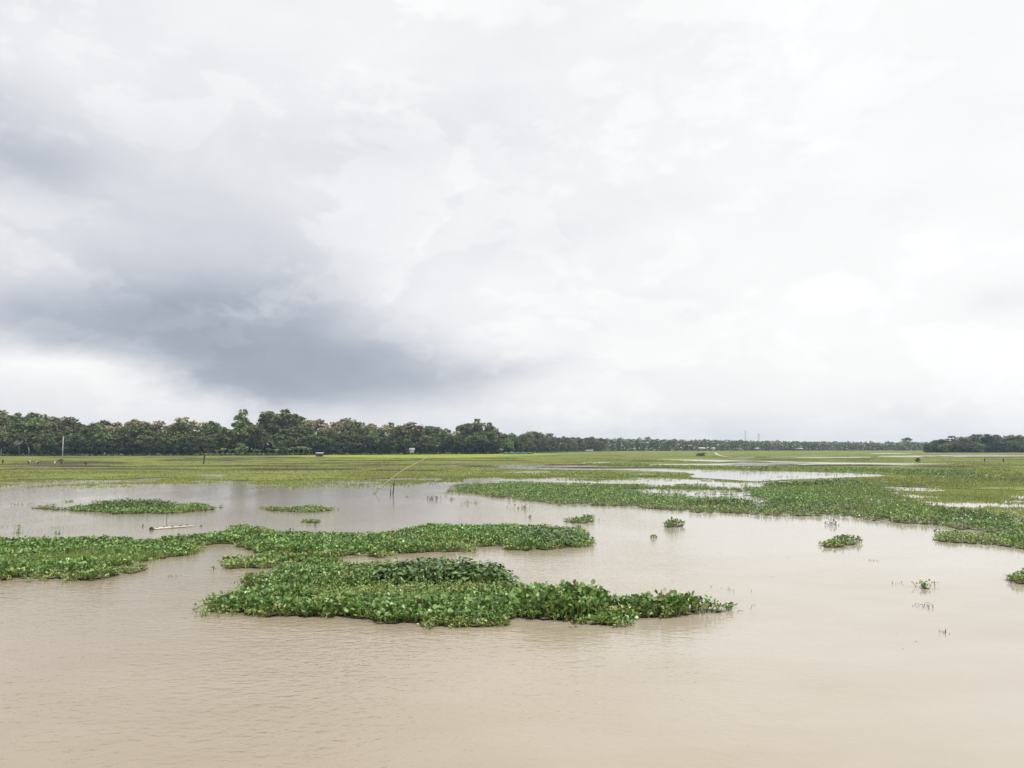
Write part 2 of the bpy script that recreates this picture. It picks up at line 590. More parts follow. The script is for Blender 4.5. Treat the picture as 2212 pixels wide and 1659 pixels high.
PUDDLES = [
    [(898, 1006.6), (960, 1005.6), (1040, 1005), (1140, 1004), (1262, 1004.5), (1272, 1008), (1380, 1012), (1500, 1015), (1600, 1017), (1750, 1020),
     (1880, 1024), (1915, 1027), (1880, 1031), (1780, 1034), (1700, 1036), (1640, 1042), (1560, 1036), (1480, 1032), (1505, 1022),
     (1400, 1018), (1300, 1015.5), (1200, 1015), (1100, 1013), (1040, 1010), (980, 1007.6)],
    [(1401, 993.6), (1470, 992.6), (1531, 993), (1600, 995.5), (1700, 997.5), (1800, 999.5), (1950, 1001), (2080, 1002.6), (1950, 1003.6), (1800, 1003),
     (1700, 1005), (1620, 1007), (1560, 1005.5), (1480, 1004.6), (1402, 1004.2), (1402, 1002.8), (1500, 1002.6), (1580, 1001.5), (1610, 1000), (1560, 998), (1480, 995.6)],
    [(1566, 987.2), (1600, 986.4), (1632, 987), (1628, 989), (1590, 989.6)],
    [(1650, 988), (1690, 987.6), (1750, 987.4), (1880, 987), (1880, 988.6), (1760, 988.8), (1660, 989)],
    [(1880, 978.8), (1970, 979), (1970, 980.2), (1880, 980.4)],
    [(1892, 985.4), (1990, 984.2), (2060, 982.8), (2160, 982.0), (2163, 983.4), (2400, 984), (2400, 986.4), (2212, 986.4), (2050, 986.8), (1980, 987.4), (1900, 986.6)],
    [(425, 1026.5), (450, 1025.6), (490, 1027), (485, 1030.5), (440, 1031)],
    [(766, 1017.4), (840, 1017), (915, 1018), (840, 1018.8)],
    [(977, 998.6), (1027, 998.6), (1027, 999.6), (977, 999.6)],
    [(1240, 999.5), (1300, 999), (1330, 1000), (1270, 1001)],
    [(1090, 1020), (1180, 1019), (1200, 1021), (1120, 1022)],
    [(1330, 1025.6), (1400, 1024), (1430, 1026), (1380, 1027)],
    [(1880, 1003.8), (1990, 1004.0), (1990, 1005.2), (1880, 1005)],
]
pud = []
for i, p in enumerate(PUDDLES):
    g = gpoly(smooth(p, 1))
    g = dense([tuple(q) for q in g], 3.0, 0.0)
    g[:, 1] += (vnoise(g[:, 0], g[:, 1], 6, 3, 30 + i) - 0.5) * np.clip(g[:, 1] * 0.022, 1, 5)
    pud.append(g)
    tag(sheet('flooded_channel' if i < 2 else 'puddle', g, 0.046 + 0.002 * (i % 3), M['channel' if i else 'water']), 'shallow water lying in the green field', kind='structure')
# strip of bare dark mud (seed bed) on the left, where people work
mudp = gpoly([(-60, 1003.0), (60, 1003.0), (130, 1003.6), (240, 1005.6), (236, 1008.2), (170, 1009), (80, 1008.4), (60, 1006), (-60, 1005)])
mudp = dense([tuple(q) for q in mudp], 3.0, 0.0)
mud_m = plain_mat('wet_mud', (0.07, 0.055, 0.042), rough=0.75, nscale=0.5, spec=0.15)
tag(sheet('mud_bed', mudp, 0.056, mud_m), 'strip of wet dark mud in the left field', kind='structure')
# bright young rice plot
ricep = gpoly([(560, 984.2), (700, 983.2), (860, 981.5), (1000, 979.5), (1110, 979.8), (1220, 981.0), (1110, 986), (1000, 988.6), (870, 989.6), (740, 988), (620, 986)])
rice_m = plain_mat('young_rice', (0.25, 0.30, 0.035), rough=0.9, spec=0.1, nscale=0.06, vary=0.18)
tag(sheet('young_rice_plot', dense([tuple(q) for q in ricep], 6, 0.8), 0.056, rice_m), 'bright yellow green plot of young rice', kind='structure')
# sandy path curling on the right
b = MB()
pp = [G(x, y) for x, y in ((1546, 977.4), (1547, 980), (1552, 983), (1562, 986), (1580, 988))]
V, Fc = [], []
for i, p in enumerate(pp):
    V += [(p[0] - .9, p[1], 0.058), (p[0] + .9, p[1], 0.058)]
for i in range(len(pp) - 1):
    k = 2 * i
    Fc.append((k + 2, k + 3, k + 1, k))
b.faces(V, Fc)
path_m = plain_mat('pale_sand', (0.42, 0.39, 0.31), nscale=1.0, rough=0.9)
tag(b.build('path', path_m), 'pale sandy track curling through the right field', kind='structure')

# ------------------------------------------------------------------ plant shapes
ROUND = ([(0, 0, 0), (0, .38, -.045), (0, .72, -.03), (0, 1, .03), (-.30, .10, .02), (-.47, .42, .07), (-.36, .80, .06), (.30, .10, .02), (.47, .42, .07), (.36, .80, .06)],
         [(0, 1, 4), (4, 1, 5), (1, 2, 6, 5), (2, 3, 6), (0, 7, 1), (7, 8, 1), (1, 8, 9, 2), (2, 9, 3)])
MIDL = ([(0, 0, 0), (-.42, .40, .08), (0, .5, -.03), (.42, .40, .08), (0, 1, .02), (-.3, .8, .05), (.3, .8, .05)],
        [(0, 2, 1), (0, 3, 2), (1, 2, 4, 5), (2, 3, 6, 4)])
POINT = ([(0, 0, 0), (-.26, .28, -.02), (.26, .28, -.02), (0, .30, .05), (-.17, .65, -.16), (.17, .65, -.16), (0, .66, -.08), (0, 1.05, -.36)],
         [(0, 3, 1), (0, 2, 3), (1, 3, 6, 4), (3, 2, 5, 6), (4, 6, 7), (6, 5, 7)])
FARL = ([(0, 0, 0), (-.4, .5, .06), (.4, .5, .06), (0, 1, 0)], [(0, 2, 1), (1, 2, 3)])
BLADE = ([(-.5, 0, 0), (.5, 0, 0), (.35, 0, .55), (-.35, 0, .55), (0, .18, 1)], [(0, 1, 2, 3), (3, 2, 4)])
BLADE1 = ([(-.5, 0, 0), (.5, 0, 0), (0, .12, 1)], [(0, 1, 2)])

PAL = {
    'green': [(.105, .205, .038), (.155, .265, .058), (.065, .145, .032), (.23, .33, .12), (.125, .225, .043)],
    'dark': [(.075, .145, .036), (.105, .18, .046), (.145, .235, .075), (.055, .11, .030)],
    'lime': [(.18, .25, .055), (.23, .29, .07), (.14, .21, .045), (.27, .31, .10), (.11, .18, .045)],
    'yellow': [(.27, .30, .07), (.32, .33, .09), (.20, .24, .06), (.24, .19, .07), (.15, .2, .05)],
    'brown': [(.16, .12, .06), (.10, .075, .035), (.22, .20, .09), (.14, .16, .05), (.30, .26, .15)],
    'grass': [(.17, .255, .06), (.21, .30, .07), (.14, .22, .05), (.24, .30, .085)],
}
def pick(pal, n, rng):
    P = np.array(PAL[pal])
    c = P[rng.integers(0, len(P), n)]
    return c * rng.uniform(0.8, 1.25, (n, 1))

def leaves(mb, x, y, z, rng, size, yaw, pitch, roll, C, proto):
    R = rotmats(yaw, pitch, roll, size)
    mb.scatter(proto, np.stack([x, y, z], 1), R, C)

def plant_patch(name, label, poly_px, plants, zones=(), parent=None, cat='floating plants', group=None, base_h=0.20, base_leaf=0.10,
                pal='green', lod=0, seed=1, edge_pal='lime', holes=(), jitter=0.5, grass=0.0, edge_w=0.5, maxp=40000, nleaf=6, matz=True, px_poly=True):
    """one floating mat: rosettes of leaves scattered through an outline lying on the water.
    zones: (px, py, rx, ry, height, leaf, kind, palette) in picture rows turned into ground ellipses"""
    rng = np.random.default_rng(seed)
    g = gpoly(smooth(poly_px, 1)) if px_poly else np.array(poly_px)
    x0, y0 = g.min(0); x1, y1 = g.max(0)
    A = 0.5 * abs(np.dot(g[:, 0], np.roll(g[:, 1], 1)) - np.dot(g[:, 1], np.roll(g[:, 0], 1)))
    n = int(min(maxp, A * plants) * ((x1 - x0) * (y1 - y0)) / max(A, 1e-6))
    x = rng.uniform(x0, x1, n); y = rng.uniform(y0, y1, n)
    sc = max(0.8, (y0 + y1) / 2 / 18)
    wx = (vnoise(x, y, 1.6 * sc, 4, seed + 3) - .5) * 2 * jitter
    wy = (vnoise(x, y, 1.6 * sc, 4, seed + 4) - .5) * 2 * jitter * 1.6
    jf = min(1.0, max(.15, math.sqrt(A) / 9))
    wx = wx * 1.7 + (vnoise(x, y, .5 * sc, 3, seed + 5) - .5) * 1.1 * sc ** .5 * jf
    wy = wy * 1.6 + (vnoise(x, y, .5 * sc, 3, seed + 6) - .5) * 1.5 * sc ** .5 * jf
    keep = inside(g, x + wx, y + wy)
    keep &= (vnoise(x, y, .8 * sc, 3, seed + 7) > .26 * jf) | (rng.random(n) < .25)
    # torn off rosettes adrift around the rim
    stray = (rng.random(n) < .16) & (vnoise(x, y, .7 * sc, 2, seed + 17) > .5) & inside(g, x + wx * 1.9, y + wy * 1.9)
    keep |= stray
    keepm = None
    for h in holes:
        hg = gpoly(smooth(h, 1))
        hh = inside(hg, x + wx * 2, y + wy * 2)
        keep &= ~(hh & (rng.random(n) < 0.93))
    x, y, wx, wy = x[keep], y[keep], wx[keep], wy[keep]
    n = len(x)
    ed = edge_dist(g, x + wx, y + wy)
    # thin, gappy fringe
    k = (ed > edge_w * 0.5) | (rng.random(n) < 0.35 + ed / max(edge_w, 1e-3))
    x, y, ed = x[k], y[k], ed[k]
    n = len(x)
    cl = vnoise(x, y, 1.1 * sc, 3, seed + 9)
    h = base_h * (0.40 + 0.75 * cl + 0.75 * np.clip(vnoise(x, y, .55 * sc ** .6, 2, seed + 31) - .42, 0, 1) * 1.6)
    ls = np.full(n, base_leaf) * (0.8 + 0.4 * vnoise(x, y, 2.0 * sc, 2, seed + 8))
    kind = np.zeros(n, int)                       # 0 round, 1 pointed, 2 fine, 3 grass
    pal_i = np.zeros(n, int)
    pals = [pal, edge_pal]
    KN = {'round': 0, 'point': 1, 'fine': 2, 'grass': 3}
    hz = np.zeros(n); wz = np.zeros(n)
    for (px, py, rx, ry, zh, zl, zk, zp) in zones:
        cx_, cy_ = G(px, py)
        a = rx / F * math.hypot(cx_, cy_)
        cyf, cyb = G(px, py + ry)[1], G(px, py - ry)[1]
        bb = abs(cyb - cyf) / 2
        cyc = (cyb + cyf) / 2
        ca_ = math.atan2(cx_, cyc)
        dx, dy = x - cx_, y - cyc
        dx2 = dx * math.cos(ca_) - dy * math.sin(ca_)
        dy2 = dx * math.sin(ca_) + dy * math.cos(ca_)
        q = (dx2 / a) ** 2 + (dy2 / bb) ** 2 + (cl - .5) * 1.0
        w = np.clip(1.4 - q, 0, 1)
        sel = (q + rng.uniform(-.35, .35, n)) < 1
        if zk == 'grass': sel &= rng.random(n) < .8
        h = h * (1 - w) + w * zh * (0.55 + 0.35 * rng.random(n) + 0.5 * vnoise(x, y, .6, 2, seed + 33))
        ls[sel] = zl
        kind[sel] = KN[zk]
        if zp not in pals: pals.append(zp)
        pal_i[sel] = pals.index(zp)
    # the rim: low, smaller, yellower
    rim = np.clip(1 - ed / edge_w, 0, 1)
    h = h * (1 - 0.55 * rim)
    ls = ls * (1 - 0.25 * rim)
    kind[(rim > .3) & (rng.random(n) < .3) & (kind == 0)] = 2
    er = (rng.random(n) < rim * 0.8) & (kind != 1)
    pal_i[er] = 1
    patchy = vnoise(x, y, 1.7 * sc, 3, seed + 20)
    pal_i[(patchy > 0.62) & (pal_i == 0) & (rng.random(n) < 0.6)] = 1
    root = parent or empty(name, (0, 0, 0))
    mbL, mbS = MB(), MB()
    proto_round = [ROUND, MIDL, FARL][lod]
    proto_pt = [POINT, POINT, FARL][lod]
    for kd in range(4):
        idx = np.where(kind == kd)[0]
        if len(idx) == 0: continue
        nl = {0: nleaf, 1: nleaf, 2: nleaf + 4, 3: nleaf * 2}[kd]
        I = np.repeat(idx, nl)
        m = len(I)
        j = np.tile(np.arange(nl), len(idx))
        ph = np.repeat(rng.uniform(0, 2 * math.pi, len(idx)), nl)
        yaw = ph + j * 2.4 + rng.uniform(-.4, .4, m)
        hh = h[I] * rng.uniform(.45, 1.0, m)
        if kd == 0:
            rad = rng.uniform(.03, .6, m) * np.minimum(h[I], .28) + .02
            pitch = rng.uniform(-0.1, 1.4, m)
            s = ls[I] * rng.uniform(.42, 1.0, m)
            pr = proto_round
            roll = rng.uniform(-.6, .6, m)
        elif kd == 1:
            rad = rng.uniform(.02, .12, m)
            hh = h[I] * rng.uniform(.25, 1.05, m)
            pitch = rng.uniform(-.55, .5, m)
            s = ls[I] * rng.uniform(.7, 1.25, m) * 1.25
            pr = proto_pt
            roll = rng.uniform(-.6, .6, m)
        elif kd == 2:
            rad = rng.uniform(.0, .12, m)
            pitch = rng.uniform(-.1, 1.1, m)
            s = ls[I] * rng.uniform(.6, 1.2, m)
            pr = [MIDL, FARL, FARL][lod]
            roll = rng.uniform(-.8, .8, m)
        else:
            rad = rng.uniform(0, .15, m)
            pr = BLADE1
        lx = x[I] - np.sin(yaw) * rad
        ly = y[I] + np.cos(yaw) * rad
        C = np.zeros((m, 3))
        pi = pal_i[I]
        for q, pn in enumerate(pals):
            sel = pi == q
            C[sel] = pick(pn, int(sel.sum()), rng)
        # each rosette keeps some hue of its own, a few leaves are old
        C *= np.repeat(rng.uniform(.8, 1.2, (len(idx), 1)), nl, 0)
        old = rng.random(m) < 0.05
        C[old] = np.where(rng.random((int(old.sum()), 1)) < .5, pick('yellow', int(old.sum()), rng), pick('brown', int(old.sum()), rng))
        if kd == 3:
            s3 = np.stack([ls[I] * rng.uniform(.15, .3, m), np.full(m, 0.3), hh * 1.1 + 0.03], 1)
            leaves(mbL, lx, ly, np.zeros(m), rng, s3, yaw, rng.uniform(-.3, .5, m), rng.uniform(-.2, .2, m), C, pr)
        else:
            z = np.maximum(hh, 0.02)
            leaves(mbL, lx, ly, z, rng, s, yaw, pitch, roll, C, pr)
            if lod < 2:
                # leaf stalks from the rosette's heart
                ks = np.arange(0, m, 2) if lod == 0 else np.arange(0, m, 3)
                w = 0.010 + 0.004 * lod
                bx, by = x[I][ks], y[I][ks]
                tx, ty, tz = lx[ks], ly[ks], z[ks]
                ox = np.cos(yaw[ks]) * w; oy = np.sin(yaw[ks]) * w
                V = np.stack([np.stack([bx - ox, by - oy, np.zeros(len(ks))], 1), np.stack([bx + ox, by + oy, np.zeros(len(ks))], 1),
                              np.stack([tx + ox * .6, ty + oy * .6, tz], 1), np.stack([tx - ox * .6, ty - oy * .6, tz], 1)], 1)
                Cs = np.repeat(C[ks] * np.array([.95, .95, .9]), 4, 0)
                mbS.raw(V.reshape(-1, 3), np.arange(4 * len(ks)), np.full(len(ks), 4), Cs)
    mbL.build('leaves', M['leaf'], root)
    if mbS.V:
        mbS.build('stems', M['stem'], root)
    if matz:
        # wet tangle of roots and rotting leaves floating under the rosettes
        mbr = MB()
        inn = ed > min(edge_w * .45, .3)
        x, y = x[inn], y[inn]
        nm = len(x)
        R = rotmats(rng.uniform(0, 6.28, nm), rng.uniform(-.06, .06, nm), rng.uniform(-.06, .06, nm), 0.10 * sc ** 0.5 * rng.uniform(.6, 1.3, nm))
        disc = ([(math.cos(t) * (1 + .3 * math.sin(3 * t)), math.sin(t), 0) for t in np.linspace(0, 2 * math.pi, 7)[:-1]], [(0, 1, 2, 3, 4, 5)])
        Cr = pick('brown', nm, rng) * 0.6
        mbr.scatter(disc, np.stack([x, y, rng.uniform(.012, .045, nm)], 1), R, Cr)
        mbr.build('root_mat', M['stem'], root)
    if parent is None:
        tag(root, label, cat, group)
    return root

def Gh(px, py, h):
    """ground px row under something h high whose top shows at py"""
    return (px, py + (py - HOR) * h / (H - h))

MATG = 'mats of floating water plants'
# A: the front island
A_POLY = [(440, 1312), (450, 1323), (500, 1326), (548, 1330), (562, 1345), (640, 1351), (700, 1344), (800, 1351), (900, 1359), (990, 1361), (1075, 1352), (1110, 1342),
          (1200, 1346), (1250, 1346), (1310, 1351), (1400, 1346), (1470, 1339), (1535, 1336), (1586, 1322), (1590, 1318),
          (1530, 1314), (1440, 1310), (1370, 1308), (1325, 1312), (1285, 1308), (1220, 1300), (1165, 1300), (1140, 1278), (1100, 1262), (1040, 1252), (940, 1248),
          (860, 1232), (790, 1224), (700, 1214), (620, 1226), (570, 1244), (552, 1268), (520, 1284), (470, 1296)]
plant_patch('floating_plant_mat', 'big leafy mat of water plants nearest the camera, with a long tail', A_POLY, 66,
            zones=[(700, 1262, 190, 22, .38, .105, 'round', 'green'), (980, 1262, 175, 16, .62, .15, 'point', 'dark'), (860, 1285, 260, 13, .20, .055, 'fine', 'grass'),
                   (560, 1302, 110, 18, .30, .115, 'round', 'green'), (850, 1325, 260, 14, .26, .13, 'round', 'green'), (1215, 1322, 95, 18, .54, .155, 'round', 'green'),
                   (1450, 1325, 110, 11, .38, .14, 'round', 'green'), (1330, 1332, 35, 9, .2, .08, 'fine', 'lime'), (1170, 1250, 60, 12, .25, .09, 'round', 'lime'),
                   (625, 1345, 50, 6, .12, .07, 'round', 'yellow'), (960, 1354, 120, 5, .12, .08, 'fine', 'lime')],
            base_h=.24, base_leaf=.11, lod=0, seed=11, jitter=.35, edge_w=.45, nleaf=7, group=MATG)
# B: the middle island
B_POLY = [(-160, 1262), (0, 1254), (100, 1253), (200, 1250), (262, 1240), (226, 1226), (300, 1214), (400, 1205), (434, 1200), (446, 1182), (500, 1180), (540, 1186), (556, 1200),
          (500, 1206), (466, 1214), (470, 1226), (545, 1236), (600, 1230), (680, 1214), (790, 1202), (900, 1196), (1000, 1191), (1040, 1190), (1060, 1184), (1120, 1190),
          (1180, 1186), (1240, 1180), (1276, 1166), (1262, 1156), (1230, 1150), (1150, 1143), (1050, 1142), (960, 1138), (900, 1141), (860, 1155), (800, 1160), (700, 1161),
          (620, 1160), (585, 1150), (560, 1142), (520, 1138), (488, 1146), (440, 1158), (400, 1166), (300, 1172), (200, 1171), (100, 1171), (0, 1175), (-160, 1178)]
plant_patch('floating_plant_mat', 'wide mat behind the front one, running in from the left edge', B_POLY, 46,
            zones=[(1185, 1170, 95, 13, .50, .12, 'point', 'dark'), (1000, 1160, 120, 12, .30, .11, 'round', 'green'), (700, 1182, 160, 12, .24, .115, 'round', 'green'),
                   (90, 1215, 140, 16, .28, .10, 'grass', 'grass'), (260, 1210, 90, 10, .28, .11, 'grass', 'grass'), (520, 1150, 40, 8, .22, .1, 'round', 'green'),
                   (1000, 1183, 90, 6, .14, .08, 'fine', 'lime'), (520, 1220, 60, 8, .14, .09, 'round', 'lime'), (150, 1245, 120, 6, .14, .1, 'round', 'lime'),
                   (880, 1165, 40, 8, .2, .1, 'round', 'dark'), (640, 1205, 50, 6, .12, .09, 'round', 'yellow')],
            base_h=.27, base_leaf=.115, lod=0, seed=22, jitter=.55, edge_w=.7, nleaf=6, group=MATG)
plant_patch('floating_plant_mat', 'small ragged lobe in front of the left end of the wide mat',
            [(214, 1236), (250, 1230), (290, 1232), (318, 1226), (322, 1232), (292, 1240), (262, 1243), (225, 1243)], 26, base_h=.14, base_leaf=.1, seed=23, jitter=.3,
            edge_w=.4, group=MATG, pal='lime')
plant_patch('floating_plant_mat', 'narrow dark mat of plants on the left water beyond the thin upright stick',
            [(60, 1099), (100, 1096), (130, 1101), (170, 1099), (220, 1093), (290, 1090), (350, 1093), (400, 1093), (450, 1097), (463, 1103), (430, 1106), (350, 1110), (260, 1110),
             (200, 1106), (150, 1104), (100, 1103)], 22, zones=[(290, 1098, 75, 5, .52, .14, 'round', 'dark'), (420, 1099, 45, 4, .3, .12, 'round', 'green'), (95, 1099, 28, 3, .24, .12, 'grass', 'lime')],
            base_h=.18, base_leaf=.13, lod=1, seed=31, jitter=.4, edge_w=.6, group=MATG)
plant_patch('floating_plant_mat', 'thin sliver of water plants floating right of the narrow dark left mat',
            [(550, 1096), (585, 1097), (640, 1101), (690, 1098), (728, 1100), (728, 1105), (660, 1108), (600, 1104)], 20, zones=[(660, 1103, 30, 2.5, .26, .12, 'round', 'green')],
            base_h=.16, base_leaf=.12, lod=1, seed=32, jitter=.4, edge_w=.5, group=MATG, pal='lime')
plant_patch('floating_plant_mat', 'short strip of plants between the thin sliver and the middle mat',
            [(648, 1125), (672, 1124), (698, 1125), (696, 1129), (672, 1130), (650, 1128)], 20, base_h=.14, base_leaf=.11, lod=1, seed=33, jitter=.15, edge_w=.3, group=MATG, pal='lime')
plant_patch('floating_plant_mat', 'small mat just right of the tall dark end of the middle mat',
            [(1220, 1124), (1250, 1121), (1300, 1122), (1306, 1127), (1262, 1131), (1225, 1129)], 22, zones=[(1282, 1125, 22, 4, .26, .13, 'round', 'green')],
            base_h=.15, base_leaf=.11, lod=1, seed=34, jitter=.25, edge_w=.4, group=MATG, pal='lime')
plant_patch('floating_plant_mat', 'little round tuft of plants alone on the open water right of centre',
            [(1434, 1134), (1452, 1131), (1474, 1133), (1478, 1138), (1455, 1141), (1436, 1139)], 26, base_h=.30, base_leaf=.13, lod=1, seed=35, jitter=.15, edge_w=.3, group=MATG, pal='dark')
plant_patch('floating_plant_mat', 'oval mat slanting on the open water on the right',
            [(1762, 1175), (1800, 1168), (1850, 1165), (1870, 1168), (1868, 1175), (1830, 1181), (1790, 1184), (1765, 1181)], 24, zones=[(1835, 1171, 30, 4, .3, .13, 'round', 'dark')],
            base_h=.17, base_leaf=.11, lod=0, seed=36, jitter=.25, edge_w=.4, group=MATG, pal='lime')
plant_patch('floating_plant_mat', 'small pale clump of water plants alone near the right edge',
            [(1982, 1265), (2000, 1261), (2022, 1264), (2024, 1271), (2002, 1275), (1984, 1272)], 26, base_h=.18, base_leaf=.10, lod=0, seed=37, jitter=.12, edge_w=.3, group=MATG, pal='grass', edge_pal='brown')
plant_patch('floating_plant_mat', 'mat of plants cut by the right edge of the view',
            [(2140, 1250), (2175, 1243), (2230, 1241), (2300, 1244), (2300, 1272), (2230, 1267), (2170, 1260)], 30, base_h=.24, base_leaf=.11, lod=0, seed=38, jitter=.25, edge_w=.5, group=MATG, pal='lime')
# K: the long mat on the right
K_HOLES = [[(1300, 1053), (1400, 1054), (1480, 1057), (1560, 1061), (1640, 1068), (1610, 1073), (1520, 1069), (1420, 1064), (1340, 1060)],
           [(1572, 1052), (1600, 1051), (1612, 1057), (1606, 1066), (1570, 1068), (1556, 1064)], [(1818, 1060), (1834, 1064), (1862, 1083), (1850, 1086), (1826, 1072)],
           [(1560, 1076), (1620, 1075), (1680, 1080), (1620, 1083)], [(1770, 1102), (1830, 1103), (1820, 1107), (1780, 1106)]]
K_HOLES = [[(x_, y_ + (7 if y_ > sum(q[1] for q in h_) / len(h_) else 0)) for x_, y_ in h_] for h_ in K_HOLES]
K_POLY = [(952, 1056), (1000, 1066), (1060, 1073), (1150, 1081), (1250, 1088), (1340, 1094), (1440, 1102), (1500, 1106), (1560, 1110), (1620, 1112), (1700, 1116), (1780, 1113),
          (1850, 1113), (1900, 1118), (1940, 1130), (1990, 1135), (2060, 1145), (2110, 1154), (2180, 1168), (2320, 1182), (2320, 1150), (2212, 1128), (2150, 1113), (2080, 1103), (2000, 1090), (1960, 1070), (1930, 1052),
          (1880, 1044), (1800, 1046), (1700, 1048), (1640, 1053), (1560, 1052), (1480, 1050), (1430, 1052), (1350, 1049), (1200, 1045), (1100, 1044), (1020, 1048)]
plant_patch('floating_plant_mat', 'longest mat of water plants, crossing the right half below the pale channel', [tuple(p) for p in K_POLY], 10,
            zones=[(1520, 1057, 140, 5, .22, .16, 'grass', 'grass'), (1780, 1056, 140, 8, .22, .17, 'grass', 'grass'), (1980, 1098, 120, 10, .22, .15, 'grass', 'grass'),
                   (1330, 1070, 190, 12, .26, .145, 'round', 'green'), (1120, 1062, 120, 8, .26, .145, 'round', 'green'), (1650, 1095, 170, 9, .28, .15, 'round', 'dark'),
                   (1900, 1072, 90, 10, .2, .15, 'grass', 'lime'), (2130, 1120, 70, 14, .36, .14, 'round', 'dark'), (1960, 1114, 55, 8, .32, .14, 'round', 'green'),
                   (1500, 1099, 140, 4, .14, .12, 'round', 'lime'), (1880, 1108, 70, 5, .14, .12, 'grass', 'lime')],
            base_h=.28, base_leaf=.14, lod=1, seed=41, jitter=1.1, edge_w=1.2, nleaf=6, holes=K_HOLES, group=MATG, maxp=30000)
plant_patch('floating_plant_mat', 'finger of plants pointing left from the right edge below the longest mat',
            [(1994, 1160), (2040, 1152), (2110, 1156), (2212, 1166), (2320, 1176), (2320, 1206), (2212, 1188), (2110, 1174), (2030, 1172)], 26,
            zones=[(2040, 1160, 30, 4, .26, .13, 'round', 'green'), (2212, 1172, 50, 8, .3, .12, 'round', 'green')], base_h=.17, base_leaf=.11, lod=1, seed=42, jitter=.2, edge_w=.4, group=MATG, pal='lime')
# L: tongues of plants along the channel behind
plant_patch('floating_plant_mat', 'flat tongue of plants between the two pale channels, centre right',
            [(950, 1024), (1060, 1023), (1150, 1024), (1260, 1023), (1400, 1026), (1480, 1027), (1478, 1031), (1400, 1032), (1300, 1033), (1200, 1030), (1060, 1028)], 2.6,
            zones=[(1400, 1029, 60, 2.2, .3, .2, 'round', 'green')], base_h=.22, base_leaf=.22, lod=2, seed=43, jitter=1.6, edge_w=1.5, group=MATG, pal='lime', matz=False)
plant_patch('floating_plant_mat', 'long dark strip of plants above the pale channel, starting by the bent reed',
            [(1264, 1003), (1300, 1006), (1400, 1010.5), (1500, 1013.5), (1600, 1015.5), (1750, 1018.5), (1900, 1023), (1990, 1030), (2100, 1036), (2170, 1034), (2120, 1024), (1990, 1016), (1900, 1014),
             (1750, 1011), (1650, 1011), (1560, 1010), (1450, 1008), (1350, 1004), (1290, 1001)], 1.5,
            zones=[(1600, 1013.5, 130, 2.2, .4, .3, 'round', 'green'), (1990, 1025, 130, 6, .4, .26, 'round', 'dark')], base_h=.3, base_leaf=.27, lod=2, seed=44, jitter=2.5, edge_w=2, group=MATG, pal='green', edge_pal='lime', matz=False)
plant_patch('floating_plant_mat', 'dark rounded tongue of plants on the near side of the wide pale channel, right',
            [(1640, 1049), (1680, 1046), (1760, 1043), (1830, 1042), (1860, 1046), (1800, 1050), (1720, 1052), (1660, 1053)], 7,
            base_h=.3, base_leaf=.19, lod=1, seed=45, jitter=.9, edge_w=1, group=MATG, pal='dark')

# low earth bunds between the paddy plots
rb = random.Random(12)
mb = MB()
for i in range(95):
    px0 = rb.uniform(-60, 1450) if i < 70 else rb.uniform(1500, 2250)
    py0 = 967 + 17 + 34 * rb.random() ** 1.5
    if 700 < px0 < 1130 and py0 < 990: continue
    x0, y0 = G(px0, py0)
    Ln = rb.uniform(9, 34); an = rb.uniform(-.12, .12)
    w = rb.uniform(.5, .9); hh = rb.uniform(.14, .30)
    n = 6
    V, Fc = [], []
    for k in range(n + 1):
        t = k / n - .5
        cx_, cy_ = x0 + math.cos(an) * Ln * t, y0 + math.sin(an) * Ln * t + rb.uniform(-.4, .4)
        h2 = hh * rb.uniform(.6, 1.1) * (0.2 if k in (0, n) else 1)
        V += [(cx_, cy_ - w, .03), (cx_, cy_ - w * .3, h2), (cx_, cy_ + w * .3, h2), (cx_, cy_ + w, .03)]
    for k in range(n):
        for j in range(3):
            a = 4 * k + j
            Fc.append((a, a + 4, a + 5, a + 1))
    mb.faces(V, Fc)
tag(mb.build('earth_bunds', plain_mat('damp_earth', (.055, .05, .028), rough=.9, nscale=.8, col2=(.025, .024, .014))), 'low dark earth bunds between the paddy plots', kind='structure')
# ------------------------------------------------------------------ grass (uncountable)
def shore_y(px):
    xs = [p[0] for p in FIELD_FRONT]; ys = [p[1] for p in FIELD_FRONT]
    return np.interp(px, xs, ys)

def proj(x, y, z=0.0):
    zz = z - H
    d = y * CT + zz * ST
    u = -y * ST + zz * CT
    return CX + F * x / d, CY - F * u / d

def scatter_grass(n, rng, y0, y1, spread=0.72):
    # even in log distance: thinner far away, where blades cannot be told apart
    y = np.exp(rng.uniform(math.log(y0), math.log(y1), n))
    x = rng.uniform(-spread, spread, n) * y
    return x, y

